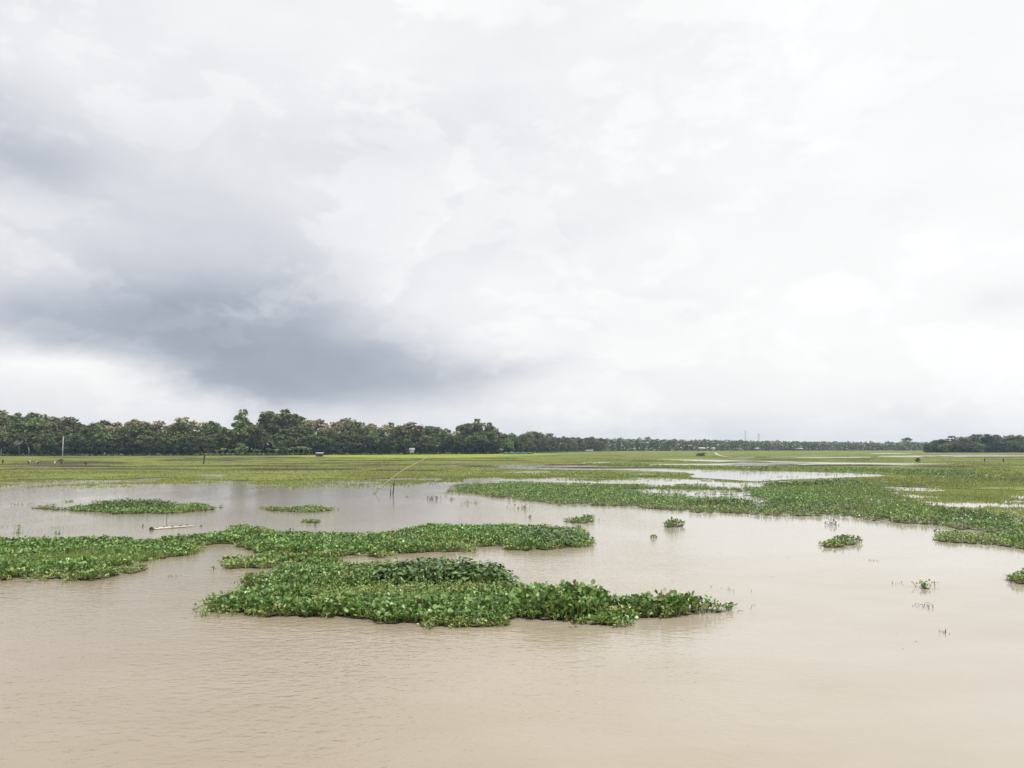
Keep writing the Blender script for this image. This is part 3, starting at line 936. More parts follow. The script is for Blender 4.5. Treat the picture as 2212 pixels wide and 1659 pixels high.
rng = np.random.default_rng(77)
x, y = scatter_grass(230000, rng, 52, 470)
keep = inside(field_poly, x, y)
for g in pud + [mudp]:
    keep &= ~inside(g, x, y)
dens = vnoise(x, y, 14, 4, 70)
keep &= rng.random(len(x)) < np.clip((dens - .30) * 3.2, .08, 1)
x, y, dens = x[keep], y[keep], dens[keep]
def grass_mesh(x, y, rng, hmin, hmax, pals, wid=1.0):
    n = len(x)
    mb = MB()
    for k in range(3):
        yaw = rng.uniform(0, 2 * math.pi, n)
        s = np.stack([wid * 0.0013 * y * rng.uniform(.6, 1.6, n) + 0.012, np.full(n, .35), rng.uniform(hmin, hmax, n) * np.clip(1.25 - y / 380, .3, 1)], 1)
        pn = rng.integers(0, len(pals), n)
        C = np.zeros((n, 3))
        for i, p in enumerate(pals):
            C[pn == i] = pick(p, int((pn == i).sum()), rng)
        C *= (0.75 + 0.8 * vnoise(x, y * 1.0, 17, 4, 140))[:, None]
        mb.scatter(BLADE1, np.stack([x + rng.normal(0, .12, n), y + rng.normal(0, .12, n), np.zeros(n)], 1),
                   rotmats(yaw, rng.uniform(-.8, .8, n), rng.uniform(-.6, .6, n), s), C)
    return mb
PAL['field'] = [(.195, .205, .065), (.23, .235, .07), (.16, .18, .055), (.20, .22, .055), (.27, .26, .10)]
PAL['fieldr'] = [(.175, .205, .075), (.21, .235, .085), (.15, .18, .06), (.125, .175, .055)]
left = x < 0.15 * y
g1 = grass_mesh(x[left], y[left], rng, .07, .24, ['field'])
tag(g1.build('field_grass', M['grass']), 'short yellow green grass covering the left field', 'grass', kind='stuff')
g2 = grass_mesh(x[~left], y[~left], rng, .07, .24, ['fieldr', 'field'])
tag(g2.build('field_grass', M['grass']), 'short green grass covering the right field', 'grass', kind='stuff')
# reeds standing in the shallow edge
n = 90000
px = np.concatenate([rng.uniform(-260, 2420, 60000), rng.uniform(1900, 2420, 7000)])
n = len(px)
sy = shore_y(px)
off = np.abs(rng.normal(0, 1, n)) * np.where(px < 1000, 7, np.where(px > 1940, 28, 3))
py = sy + off
px_, py_ = px, np.maximum(py, 985)
gx = np.zeros(n); gy = np.zeros(n)
rx_, ru = (px_ - CX) / F, (CY - py_) / F
ry_, rz_ = CT - ru * ST, ST + ru * CT
gx, gy = rx_ * -H / rz_, ry_ * -H / rz_
cl = vnoise(gx, gy, 5, 4, 90)
k = (rng.random(n) < np.clip((cl - .42) * 5, 0.03, 1)) & (py_ < 1124)
k &= ~inside(pud[0], gx, gy)
g3 = grass_mesh(gx[k], gy[k], rng, .05, .17, ['fieldr', 'field', 'grass'], .6)
tag(g3.build('marsh_grass', M['grass']), 'thin flooded grass poking out of the shallow water by the field edge', 'grass', kind='stuff')

# ------------------------------------------------------------------ trees
PAL['tree'] = [(.095, .128, .048), (.118, .150, .057), (.075, .105, .040), (.148, .172, .068)]
PAL['tree_dark'] = [(.022, .034, .018), (.030, .044, .022), (.016, .026, .015)]  # leaf colour darkened to put shade low in the woods
PAL['tree_light'] = [(.10, .15, .055), (.13, .18, .065), (.085, .13, .05)]
PAL['tree_olive'] = [(.14, .145, .065), (.18, .175, .085), (.105, .115, .052)]
PAL['flower'] = [(.36, .32, .20), (.42, .38, .25), (.30, .27, .16), (.34, .26, .16), (.22, .22, .11)]
PAL['banana'] = [(.22, .29, .13), (.28, .34, .17), (.17, .23, .10)]
CARD = ([(-.5, 0, 0), (0, -.12, .08), (.5, 0, 0), (.3, .62, -.03), (-.3, .62, -.03), (0, .95, .03)], [(0, 1, 2, 3, 4), (4, 3, 5)])
CARD3 = ([(-.5, 0, 0), (.5, 0, 0), (.1, .9, 0)], [(0, 1, 2)])

def crown_clumps(rng, w, h0, h1, nc, top_heavy=0.5, ragged=0.25, kind='dome'):
    """clump centres and radii of a crown w wide between heights h0 and h1 (unit tree)"""
    out = []
    for i in range(nc):
        t = rng.random() ** (1 - top_heavy * .5)
        zz = h0 + (h1 - h0) * t
        if kind == 'dome':
            rr = w / 2 * math.sqrt(max(0.02, 1 - max(0, (t - .35) / .65) ** 2)) * (0.75 + .25 * min(1, t / .3))
        elif kind == 'tall':
            rr = w / 2 * (1.0 - .6 * t) * (0.6 + 0.7 * rng.random())
        elif kind == 'umbrella':
            rr = w / 2 * (0.3 + .7 * min(1, t / .35)) * math.sqrt(max(0.02, 1 - max(0, (t - .55) / .45) ** 2))
        a = rng.uniform(0, 2 * math.pi)
        r = rr * math.sqrt(rng.uniform(.10, 1))
        cr = rng.uniform(.75, 1.35) * w * (.135 if kind != 'tall' else .17)
        out.append((r * math.cos(a) + rng.normal(0, ragged * .1 * w), r * math.sin(a), zz - cr * .35 * (1 if t > .8 else 0), cr))
    return out

def crown_mb(rng, clumps, per, size, pal, flower=0.0, droop=0.0, card=CARD):
    mb = MB(); fl = MB(); ftop = max(c[2] for c in clumps); fb = min(c[2] for c in clumps)
    for (cx_, cy_, cz_, cr) in clumps:
        n = per
        d = rng.normal(0, 1, (n, 3)); d /= np.linalg.norm(d, axis=1)[:, None]
        d[:, 2] = np.where(rng.random(n) < .6, np.abs(d[:, 2]), d[:, 2])
        rad = cr * rng.uniform(.55, 1.12, n)
        P = np.array([cx_, cy_, cz_]) + d * rad[:, None] * np.array([1, 1, .78])
        yaw = np.arctan2(-d[:, 0], d[:, 1]) + rng.normal(0, .7, n)
        pitch = rng.normal(-.15 - droop, .55, n)
        roll = rng.normal(0, .6, n)
        C = pick(pal, n, rng) * rng.uniform(.6, 1.45)
        isf = (rng.random(n) < flower * (1.6 if (cz_ - fb) / (ftop - fb + 1e-6) > .55 else .25)) & (d[:, 2] > .1)
        s = size * rng.uniform(.6, 1.35, n)
        R = rotmats(yaw, pitch, roll, s)
        mb.scatter(card, P[~isf], R[~isf], C[~isf])
        if isf.any():
            fl.scatter(card, P[isf] + np.array([0, 0, cr * .18]), R[isf] * .9, pick('flower', int(isf.sum()), rng))
    return mb, fl

def trunk_mb(rng, h, r, clumps, nb=5, lean=0.0, C=None):
    mb = MB()
    pts, rad = [], []
    for i in range(6):
        t = i / 5
        pts.append((lean * t * t * h + rng.normal(0, .01) * h, rng.normal(0, .008) * h, h * t * .9))
        rad.append(r * (1 - .72 * t) * (1.35 if i == 0 else 1))
    mb.tube(pts, rad, 7)
    cs = list(clumps); rng.shuffle(cs)
    for c in cs[:nb]:
        t = rng.uniform(.45, .85)
        k = t * 5; i = int(k); f = k - i
        p0 = np.array(pts[i]) * (1 - f) + np.array(pts[min(i + 1, 5)]) * f
        if c[2] < p0[2] * .8: continue
        p2 = np.array(c[:3]); p1 = (p0 + p2) / 2 + np.array([0, 0, -.04 * h])
        mb.tube([p0, p1, p2], [r * .42, r * .28, r * .1], 5)
    return mb

TREE_PROTOS = {}
def tree_proto(kind, seed):
    """one unit-height tree: (crown, trunk, flowers) meshes; scaled copies make the wood"""
    rng = np.random.default_rng(seed)
    fl = None
    if kind == 'broad':
        c = crown_clumps(rng, .64, .38, .98, 34, ragged=.9)
        cm, _ = crown_mb(rng, c, 46, .044, 'tree'); tm = trunk_mb(rng, .75, .018, c)
    elif kind == 'olive':
        c = crown_clumps(rng, .62, .38, .98, 32, ragged=1.0)
        cm, _ = crown_mb(rng, c, 46, .044, 'tree_olive'); tm = trunk_mb(rng, .75, .018, c)
    elif kind == 'flowering':
        c = crown_clumps(rng, .58, .36, .95, 28, ragged=.9)
        cm, fl = crown_mb(rng, c, 46, .046, 'tree_olive', flower=.50); tm = trunk_mb(rng, .75, .018, c)
    elif kind == 'tall':
        c = crown_clumps(rng, .40, .28, .98, 22, top_heavy=.2, ragged=.9, kind='tall')
        cm, _ = crown_mb(rng, c, 58, .036, 'tree', droop=.2); tm = trunk_mb(rng, .92, .014, c, nb=8)
    elif kind == 'bushy':
        c = crown_clumps(rng, 1.15, .08, .92, 22, top_heavy=0, ragged=.4)
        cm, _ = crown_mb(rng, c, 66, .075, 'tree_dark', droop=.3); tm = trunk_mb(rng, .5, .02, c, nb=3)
    elif kind == 'bright':
        c = crown_clumps(rng, .95, .12, .92, 20, top_heavy=0, ragged=.5)
        cm, _ = crown_mb(rng, c, 60, .075, 'tree_light', droop=.2); tm = trunk_mb(rng, .5, .02, c, nb=3)
    elif kind == 'umbrella':
        c = crown_clumps(rng, .75, .60, .95, 12, ragged=.3, kind='umbrella')
        cm, _ = crown_mb(rng, c, 50, .07, 'tree'); tm = trunk_mb(rng, .85, .02, c, nb=6)
    root = empty({'bushy': 'bamboo_clump', 'bright': 'shrub', 'tall': 'tall_tree', 'flowering': 'flowering_tree', 'umbrella': 'flat_topped_tree'}.get(kind, 'broadleaf_tree'))
    cm.build('crown', M['crown'], root)
    if fl is not None and fl.V:
        fl.build('flower_heads', M['crown'], root)
    tm.build('trunk', M['bark'], root)
    return root

def proto(kind, i):
    if (kind, i) not in TREE_PROTOS:
        TREE_PROTOS[(kind, i)] = [tree_proto(kind, hash_seed(kind, i)), False]
    return TREE_PROTOS[(kind, i)]

def hash_seed(kind, i):
    return sum(ord(c) * (k + 3) for k, c in enumerate(kind)) * 10 + i

def place_tree(kind, x, y, h, label, group, wide=1.0, i=None, rz=None):
    i = random.randrange({'broad': 5, 'olive': 3, 'flowering': 4, 'tall': 4, 'bushy': 3, 'bright': 2, 'umbrella': 1}[kind]) if i is None else i
    p = proto(kind, i)
    if p[1]:
        o = copy_tree(p[0])
    else:
        o, p[1] = p[0], True
    o.location = (x, y, 0.0)
    o.rotation_euler = (0, 0, random.uniform(0, 6.28) if rz is None else rz)
    o.scale = (h * wide, h * wide, h)
    if 'group' in o: del o['group']
    tag(o, label, 'bamboo' if kind == 'bushy' else ('shrub' if kind == 'bright' else 'tree'), group)
    return o

SKY_X = [-150, 0, 15, 30, 45, 62, 80, 100, 120, 130, 142, 150, 180, 205, 213, 225, 260, 290, 300, 320, 340, 370, 393, 405, 430, 470, 500, 512, 522, 534, 549, 560, 573, 584, 595, 606, 619, 630, 637, 648, 656,
         700, 735, 760, 800, 850, 870, 890, 905, 930, 960, 1000, 1015, 1022, 1030, 1040, 1058, 1070, 1082, 1100, 1130, 1160, 1190, 1215, 1250, 1300]
SKY_Y = [895, 888, 890, 899, 895, 889, 897, 900, 897, 902, 898, 903, 905, 903, 899, 906, 908, 903, 909, 910, 906, 909, 899, 908, 911, 912, 906, 898, 885, 897, 888, 897, 884, 895, 888, 896, 882, 892, 896, 902, 908,
         907, 902, 906, 909, 913, 915, 910, 917, 917, 919, 918, 911, 916, 903, 914, 909, 918, 931, 934, 931, 928, 938, 941, 941, 947]
BASE_X = [-200, 0, 300, 500, 660, 900, 1090, 1160, 1230, 1320]
BASE_D = [382, 392, 402, 418, 440, 470, 520, 610, 730, 880]
LW = 'trees crowded in the rows of the left wood'
GW = {'broad': 'dark green leafy tree', 'olive': 'olive green leafy tree', 'flowering': 'tree with tan flower heads', 'tall': 'narrow ragged tree',
      'bushy': 'dark low thicket', 'bright': 'light green shrub'}
STRETCH_X = [135, 300, 440, 541, 660, 760, 860, 960, 1090, 1165]
STRETCH = ['left of the first power pole', 'just right of the first power pole', 'midway between the two leftmost poles', 'left of the second power pole', 'behind the banana plants',
           'behind the red hut', 'left of the pale hut', 'right of the pale hut', 'beyond the bamboo pole tip', 'behind the teal net', 'right of the teal net']
rr = random.Random(5)
def wood_tree(px, row, kind, frac=None, wide=1.0, label=None, group=None):
    D = float(np.interp(px, BASE_X, BASE_D))
    Y = D + row * 10 + rr.uniform(-3, 3)
    top = float(np.interp(px + rr.uniform(-6, 6), SKY_X, SKY_Y))
    zt = Ztop(px, top, Y)
    h = zt * (frac if frac else 1.0)
    if label is None:
        where = STRETCH[int(np.searchsorted(STRETCH_X, px))]
        depth = '' if kind == 'bushy' else (', front row', ', middle row', ', upper row', ', on the skyline')[int(row)] if row >= 0 else ''
        label = GW[kind] + ' ' + where + depth
        group = label
    return place_tree(kind, Xat(px, Y), Y, max(2.5, h), label, group, wide)

# back rows carry the skyline, lower rows in front of them
px_edges = []
px = -110.0
while px < 1310:
    D = float(np.interp(px, BASE_X, BASE_D))
    step = 6.6 * F / D
    for row, (f0, f1) in enumerate([(.48, .66), (.62, .82), (.76, .95), (.88, 1.05)]):
        if px > 1160 and row in (1,): continue
        q = px + rr.uniform(-.4, .4) * step + (row % 2) * step * .5
        fr = rr.uniform(f0, f1)
        tan = 1.0 if (0 <= q < 40 or 230 < q < 400 or 650 < q < 900 or 1050 < q < 1090 or 1120 < q < 1170) else .25
        if 480 < q < 650:
            kind = rr.choice(['tall', 'tall', 'broad'])
            if row < 2: kind = 'broad'
        else:
            r = rr.random()
            kind = 'flowering' if (row >= 2 and r < .42 * tan) else ('tall' if r > .88 else ('olive' if r > .6 else 'broad'))
        wide = 1.05 if row == 3 else 1.15
        if row == 0:
            if rr.random() < .55: kind = 'broad'
            wide = 1.3
        wood_tree(q, row, kind, fr, wide)
    px += step
# dark thicket skirt
px = -110.0
while px < 1100:
    D = float(np.interp(px, BASE_X, BASE_D))
    step = 9.0 * F / D
    big = 950 < px < 1090
    if not (470 < px < 660):
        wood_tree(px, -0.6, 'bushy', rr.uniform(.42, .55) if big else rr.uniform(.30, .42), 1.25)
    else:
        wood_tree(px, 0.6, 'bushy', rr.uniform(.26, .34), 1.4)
    px += step
# trees one can single out
for (px, top, row, kind, wide, label) in [
        (33, 889, 1, 'tall', 1.2, 'tall dark tree standing out near the left edge of the left wood'),
        (62, 889, 2.5, 'tall', 1.3, 'broad pointed treetop just right of the leftmost tan tree'),
        (522, 884, 1.5, 'tall', 1.1, 'leftmost of the tall ragged trees above the banana plants'),
        (574, 883, 1.2, 'tall', 1.1, 'tall ragged tree straight above the second power pole from the left'),
        (618, 882, 1.2, 'tall', 1.25, 'highest treetop of the left wood, above the white flowering shrub'),
        (640, 892, 1.0, 'tall', 1.2, 'rightmost of the tall ragged trees, its edge falling steeply to lower trees'),
        (890, 912, 0.2, 'flowering', 1.3, 'rounded tree with tan flowers standing behind the pale hut'),
        (1030, 903, 1.0, 'tall', 1.0, 'tall thin ragged treetop above the dark thicket right of the bamboo pole'),
        (1058, 911, 1.0, 'tall', 1.0, 'second thin ragged treetop, right of the higher one by the thicket'),
        (1012, 913, 1.2, 'tall', .9, 'small rounded treetop left of the two thin ragged ones')]:
    D = float(np.interp(px, BASE_X, BASE_D))
    Y = D + row * 10
    place_tree(kind, Xat(px, Y), Y, Ztop(px, top, Y), label, None, wide)
for (px, top, base_off, label) in [
        (94, 937, -8, 'light green spreading tree right of the palms, left of the first power pole'),
        (838, 946, -6, 'low light green rounded tree right behind the pale hut'),
        (1118, 950, -6, 'light green feathery bush behind the teal net'),
        (1096, 948, -3, 'light green bush at the left end of the teal net'),
        (608, 949, -10, 'dark shrub with whitish leaves right of the two pale trunks'),
        (520, 955, -10, 'small layered light green tree left of the second power pole')]:
    D = float(np.interp(px, BASE_X, BASE_D)) + base_off
    place_tree('bright', Xat(px, D), D, Ztop(px, top, D), label, None, .95)
# right wood, about 660 m away
rwx = 2004.0
def RWP(q, row):
    return ('left end', 'middle', 'right end')[int(np.searchsorted([2075, 2150], q))] + (', front row', ', middle row', ', back row')[row]
while rwx < 2330:
    for row in range(3):
        q = rwx + rr.uniform(-6, 6)
        top = float(np.interp(q, [2000, 2020, 2060, 2120, 2150, 2212, 2330], [958, 951, 944, 939, 936, 939, 934])) + rr.choice([-3, 0, 0, 2, 4])
        if row < 2: top = top + (965 - top) * (.55 if row == 0 else .2)
        Y = 655 + row * 14 + rr.uniform(-4, 4)
        k = rr.choice(['broad', 'bright', 'olive', 'bushy'] if row < 2 else ['broad', 'olive', 'olive', 'tall'])
        place_tree(k, Xat(q, Y), Y, Ztop(q, top, Y), 'bluish green tree in the right clump, ' + RWP(q, row), 'right clump trees, ' + RWP(q, row), 1.35 if k != 'bushy' else 1.0)
    rwx += 17
place_tree('umbrella', Xat(1962, 1080), 1080, Ztop(1962, 944.5, 1080), 'lone flat topped tree standing above the far treeline on the right', None, .9)
for (px, py, h, lab) in [(1516, 985.4, 1.7, 'low dark reed clump on the far right field'), (1983, 998.5, 1.25, 'small dark bush alone on the right field')]:
    gx_, gy_ = G(px, py)
    o = place_tree('bushy', gx_, gy_, h, lab, None, 2.2 if h > 1.5 else .95)

# distant wood, one mass
def mass_wood(name, label, xs, tops, dists, seed, pal='tree'):
    rng = np.random.default_rng(seed)
    mb = MB()
    q = xs[0]
    while q < xs[-1]:
        D = float(np.interp(q, xs, dists))
        for row in range(3):
            qq = q + rng.uniform(-4, 4)
            Y = D + row * 14
            top = float(np.interp(qq, xs, tops)) + rng.uniform(-2.5, 1.5) + (3 if rng.random() < .3 else 0)
            h = Ztop(qq, top, Y) * (0.6, .85, 1.0)[row] * rng.uniform(.9, 1.05)
            x0 = Xat(qq, Y)
            c = crown_clumps(rng, .75 if rng.random() < .8 else .5, .10 if row == 0 else .25, .95, 9, ragged=.6)
            cm, _ = crown_mb(rng, c, 16, .13, pal if rng.random() < .6 else 'tree_olive', card=CARD3)
            for V, L, S, C in zip(cm.V, cm.L, cm.S, cm.C):
                pass
            n0 = 0
            for V, L, S, C in zip(cm.V, cm.L, cm.S, cm.C):
                mb.raw(V * h + np.array([x0, Y, 0]), L - n0, S, C)
                n0 += len(V)
        nf = 240
        qf = q + rng.uniform(-5, 5, nf)
        xf = (qf - CX) / F * D
        tz = Ztop(q, float(np.interp(q, xs, tops)), D)
        mb.scatter(CARD3, np.stack([xf, D - 2 + rng.uniform(0, 30, nf), rng.uniform(-.3, .90, nf) * tz], 1),
                   rotmats(rng.uniform(0, 6.28, nf), rng.normal(0, .5, nf), rng.normal(0, .6, nf), rng.uniform(1.8, 3.6, nf)), pick(pal if rng.random() < .6 else 'tree_olive', nf, rng))
        q += 7.5 * F / D
    o = mb.build(name, M['crown'])
    tag(o, label, 'wood', kind='stuff')
mass_wood('distant_wood', 'far bluish belt of trees closing the plain', [1235, 1300, 1400, 1500, 1610, 1700, 1800, 1900, 1960, 2040], [944, 945.5, 947, 948.5, 950, 952, 953, 955, 954, 954],
          [830, 900, 980, 1030, 1060, 1090, 1110, 1130, 1140, 1150], 91)
# leafy undergrowth that fills the foot of the woods
rng = np.random.default_rng(123)
n = 44000
pxs = rng.uniform(-120, 1300, n)
D = np.interp(pxs, BASE_X, BASE_D) + rng.uniform(6, 48, n)
xs_ = (pxs - CX) / F * D
hz = rng.uniform(0, 1, n) * (2.5 + 3.5 * vnoise(xs_, D, 8, 2, 3) + np.clip(D - np.interp(pxs, BASE_X, BASE_D) - 25, 0, 22) * .35)
mb = MB()
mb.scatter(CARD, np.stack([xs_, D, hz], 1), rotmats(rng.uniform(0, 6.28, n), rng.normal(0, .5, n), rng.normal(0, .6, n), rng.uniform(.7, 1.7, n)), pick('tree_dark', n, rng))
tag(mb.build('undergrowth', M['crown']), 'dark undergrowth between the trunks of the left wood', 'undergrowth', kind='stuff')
n = 7000
pxs = rng.uniform(2000, 2340, n)
D = rng.uniform(660, 690, n)
xs_ = (pxs - CX) / F * D
hz = rng.uniform(0, 5.5, n)
mb = MB()
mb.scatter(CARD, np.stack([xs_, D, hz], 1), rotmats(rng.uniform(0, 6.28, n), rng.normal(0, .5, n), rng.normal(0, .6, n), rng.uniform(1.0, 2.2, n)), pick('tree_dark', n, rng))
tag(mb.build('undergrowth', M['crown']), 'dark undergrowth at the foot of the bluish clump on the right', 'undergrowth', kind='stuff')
# weeds along the field's far edge
n = 9000
pxs = np.concatenate([rng.uniform(-120, 1300, n // 2), rng.uniform(-120, 190, n // 8), rng.uniform(430, 650, n // 3)])
n = len(pxs)
D = np.interp(pxs, BASE_X, BASE_D) - rng.uniform(2, 12, n)
xs_ = (pxs - CX) / F * D
mb = MB()
mb.scatter(CARD, np.stack([xs_, D, rng.uniform(0, .9, n)], 1), rotmats(rng.uniform(0, 6.28, n), rng.normal(.2, .5, n), rng.normal(0, .6, n), rng.uniform(.45, 1.0, n)),
           np.where(rng.random((n, 1)) < .8, pick('tree_light', n, rng), pick('brown', n, rng)))
tag(mb.build('weeds', M['crown']), 'light green weeds along the foot of the left wood', 'weeds', kind='stuff')

# banana plants
def banana(name, seed):
    rng = np.random.default_rng(seed)
    root = empty(name)
    st = MB(); st.tube([(0, 0, 0), (.02, 0, .25), (.03, .01, .45)], [.04, .033, .022], 7)
    st.build('stem', M['banana_stem'], root)
    lf = MB()
    for k in range(13):
        a = k * 2.4 + rng.uniform(-.3, .3)
        up = rng.uniform(.95, 1.5)
        L = rng.uniform(.50, .75)
        V, Fc = [], []
        for i in range(6):
            t = i / 5
            r = L * t * math.cos(up) + .10 * t * t
            z = .42 + L * t * math.sin(up) - .38 * L * t * t
            w = .10 * math.sin(math.pi * min(1, t * .9 + .08)) + .006
            cx_, cy_ = math.cos(a) * r, math.sin(a) * r
            nx, ny = -math.sin(a) * w, math.cos(a) * w
            V += [(cx_ - nx, cy_ - ny, z - .02), (cx_, cy_, z + .01), (cx_ + nx, cy_ + ny, z - .02)]
        for i in range(5):
            b0 = 3 * i
            Fc += [(b0, b0 + 1, b0 + 4, b0 + 3), (b0 + 1, b0 + 2, b0 + 5, b0 + 4)]
        lf.faces(V, Fc, pick('banana', 1, rng)[0])
    lf.build('leaves', M['crown'], root)
    return root
bp_ = [banana('banana_plant', s) for s in (1, 2)]
used = [False, False]
for j, (px, h) in enumerate([(468, 3.6), (482, 4.6), (497, 4.2), (512, 4.8), (530, 4.0), (548, 4.3), (560, 3.8), (580, 4.4), (597, 4.0), (622, 4.6), (634, 5.4), (645, 5.8), (656, 5.6), (668, 4.8), (1083, 4.2), (1107, 4.6), (1130, 4.4)]):
    D = float(np.interp(px, BASE_X, BASE_D)) - rr.uniform(9, 15)
    o = bp_[j % 2] if not used[j % 2] else copy_tree(bp_[j % 2]); used[j % 2] = True
    o.location = (Xat(px, D), D, 0); o.rotation_euler = (0, 0, rr.uniform(0, 6)); o.scale = (h, h, h)
    if px < 700:
        tag(o, 'pale green banana plant in the row in front of the tallest trees', 'banana plant', 'banana plants in front of the tallest trees')
    else:
        tag(o, 'pale green banana plant behind the teal net', 'banana plant', 'banana plants behind the teal net')
# palms at the left edge
def palm(px, base, top, label, seed, gray=True):
    rng = np.random.default_rng(seed)
    D = float(np.interp(px, BASE_X, BASE_D)) - 8
    x = Xat(px, D)
    root = empty('palm_tree', (x, D, 0))
    h = Ztop(px, top, D)
    tr = MB(); th = h * .72
    tr.tube([(0, 0, 0), (rng.normal(0, .15), 0, th * .5), (rng.normal(0, .2), 0, th)], [.32, .22, .18], 8); tr.build('trunk', M['pale_bark'], root)
    lf = MB()
    for k in range(26):
        a = rng.uniform(0, 6.28); up = rng.uniform(-.6, 1.35); L = h * .34
        V, Fc = [], []
        for i in range(5):
            t = i / 4
            r = L * t * math.cos(up); z = th + L * t * math.sin(up) - L * .35 * t * t
            w = .28 * (1 - t * .8) + .05
            V += [(math.cos(a) * r - math.sin(a) * w, math.sin(a) * r + math.cos(a) * w, z - .12), (math.cos(a) * r, math.sin(a) * r, z + .05), (math.cos(a) * r + math.sin(a) * w, math.sin(a) * r - math.cos(a) * w, z - .12)]
        for i in range(4):
            b0 = 3 * i
            Fc += [(b0, b0 + 1, b0 + 4, b0 + 3), (b0 + 1, b0 + 2, b0 + 5, b0 + 4)]
        lf.faces(V, Fc, np.array([.11, .11, .075]) * rng.uniform(.8, 1.3))
    lf.build('fronds', M['crown'], root)
    tag(root, label, 'palm tree')
palm(2, 975, 944, 'grey green palm at the left edge of the view', 1)
palm(41, 975, 946, 'grey green palm second from the left edge', 2)
palm(61, 975, 951, 'smaller grey palm left of the light green spreading tree', 3)

def bare_trunk(px, base, top, lean, label, r=.22, name='bare_trunk', m='pale_bark', fork=False):
    gx_, gy_ = G(px, base)
    h = Ztop(px, top, gy_)
    root = empty(name, (gx_, gy_, 0))
    mb = MB()
    mb.tube([(0, 0, 0), (lean * .3, 0, h * .35), (lean * .5, 0, h * .65), (lean, 0, h)], [r, r * .8, r * .65, r * .4], 7)
    mb.build('trunk', M[m], root)
    if fork:
        mb = MB()
        mb.tube([(lean * .5, 0, h * .65), (lean * .5 - 1.0, 0, h * .95), (lean * .5 - 1.3, .2, h * 1.15)], [r * .5, r * .35, r * .15], 6)
        mb.build('branch', M[m], root)
    tag(root, label, 'tree trunk')
bare_trunk(206, 980, 949, -1.0, 'thin pale bare trunk with a fork in front of the dark left wood', fork=True)
bare_trunk(191, 980, 956, -.8, 'thinner greyish bare trunk left of the forked pale one', r=.16)
bare_trunk(572, 971.5, 957, .3, 'pale bare trunk right of the second power pole, the nearer to it', r=.22)
bare_trunk(585, 973, 958.5, .9, 'pale slanting bare trunk, the farther one right of the second power pole', r=.22)

# ------------------------------------------------------------------ power poles and wires
def power_pole(px, base, top, label, r=.16, group=None, arm=True, brace=False):
    gx_, gy_ = G(px, base)
    h = Ztop(px, top, gy_)
    root = empty('power_pole', (gx_, gy_, 0))
    k = max(1.0, gy_ / 520)
    mb = MB(); mb.tube([(0, 0, 0), (0, 0, h * .5), (0, 0, h)], [r * 1.25 * k, r * k, r * .8 * k], 8); mb.build('post', M['concrete'], root)
    if arm:
        mb = MB(); mb.box((0, 0, h - .35), (1.5, .10, .10)); ca = mb.build('crossarm', M['wire'], root)
        for s in (-.65, 0, .65):
            mi = MB(); mi.tube([(s, 0, h - .30), (s, 0, h - .18), (s, 0, h - .08)], [.05, .08, .03], 6); mi.build('insulator', M['concrete'], ca)
    if brace:
        mb = MB(); mb.tube([(.9, 0, 0), (.5, 0, h * .55)], [.10, .08], 6); mb.build('brace', M['concrete'], root)
    tag(root, label, 'power pole', group)
    return Vector((gx_, gy_, h - .1))
PW = [power_pole(135, 985.5, 943, 'white power pole nearest the left edge, in front of the dark wood'),
      power_pole(541, 978, 942, 'white power pole above the banana plants', brace=True),
      power_pole(1165, 974.8, 958.6, 'white power pole right of the teal net', r=.15)]
far_poles = [(1235, 971.8, 959.5, 'pale power pole standing at the left end of the long white wall'), (1286, 972.6, 961.5, None), (1308, 972.9, 962.2, None), (1329, 973, 961.5, None), (1372, 973.2, 962.5, None),
             (1387, 973.2, 963, None), (1402, 973.2, 962.5, None), (1445, 973.3, 963.5, None), (1463, 973.3, 964, None), (1494, 973.3, 965, None)]
for a in far_poles:
    p = power_pole(a[0], a[1] + .3, a[2], a[3] or 'thin pale power pole in the row in front of the distant wood', r=.11, group=None if a[3] else 'distant power poles', arm=False)
    if a[0] <= 1308: PW.append(p)
def wire(a, b, sag, label, dx):
    mb = MB()
    pts = []
    for i in range(13):
        t = i / 12
        p = a.lerp(b, t)
        pts.append((p.x + dx, p.y, p.z - sag * 4 * t * (1 - t)))
    mb.tube(pts, .022, 4)
    tag(mb.build('power_line', M['wire']), label, 'wire', 'power lines along the left wood')
first = PW[0] + Vector((-150, -12, 0))
for s in (-.65, .65):
    wire(first, PW[0], 1.6, 'thin power line running off to the left edge', s)
    wire(PW[0], PW[1], 2.2, 'thin power line between the two leftmost power poles', s)
    wire(PW[1], PW[2], 2.5, 'thin power line running right from the second power pole', s)

# ------------------------------------------------------------------ masts
def mast(px, top, Y, label, w):
    h = Ztop(px, top, Y)
    root = empty('telecom_mast', (Xat(px, Y), Y, 0))
    mb = MB()
    n = 10
    cor = lambda z, k: ((w / 2 * (1 - .65 * z / h)) * (1, -1, -1, 1)[k], (w / 2 * (1 - .65 * z / h)) * (1, 1, -1, -1)[k], z)
    for k in range(4):
        mb.tube([cor(0, k), cor(h, k)], .16, 4)
    for i in range(n):
        z0, z1 = h * i / n, h * (i + 1) / n
        for k in range(4):
            mb.tube([cor(z0, k), cor(z1, (k + 1) % 4)], .09, 4)
            mb.tube([cor(z1, k), cor(z1, (k + 1) % 4)], .09, 4)
    mb.build('lattice', M['concrete'], root)
    m2 = MB(); m2.tube([(0, 0, h), (0, 0, h + 2.5)], .08, 5); m2.build('aerial', M['concrete'], root)
    for z in (h - 1.5, h - 5):
        m3 = MB()
        for a in (0, 2.1, 4.2):
            m3.box((math.cos(a) * w * .32, math.sin(a) * w * .32, z), (.35, .35, 2.2), a)
        m3.build('antenna_ring', M['concrete'], root)
    tag(root, label, 'mast')
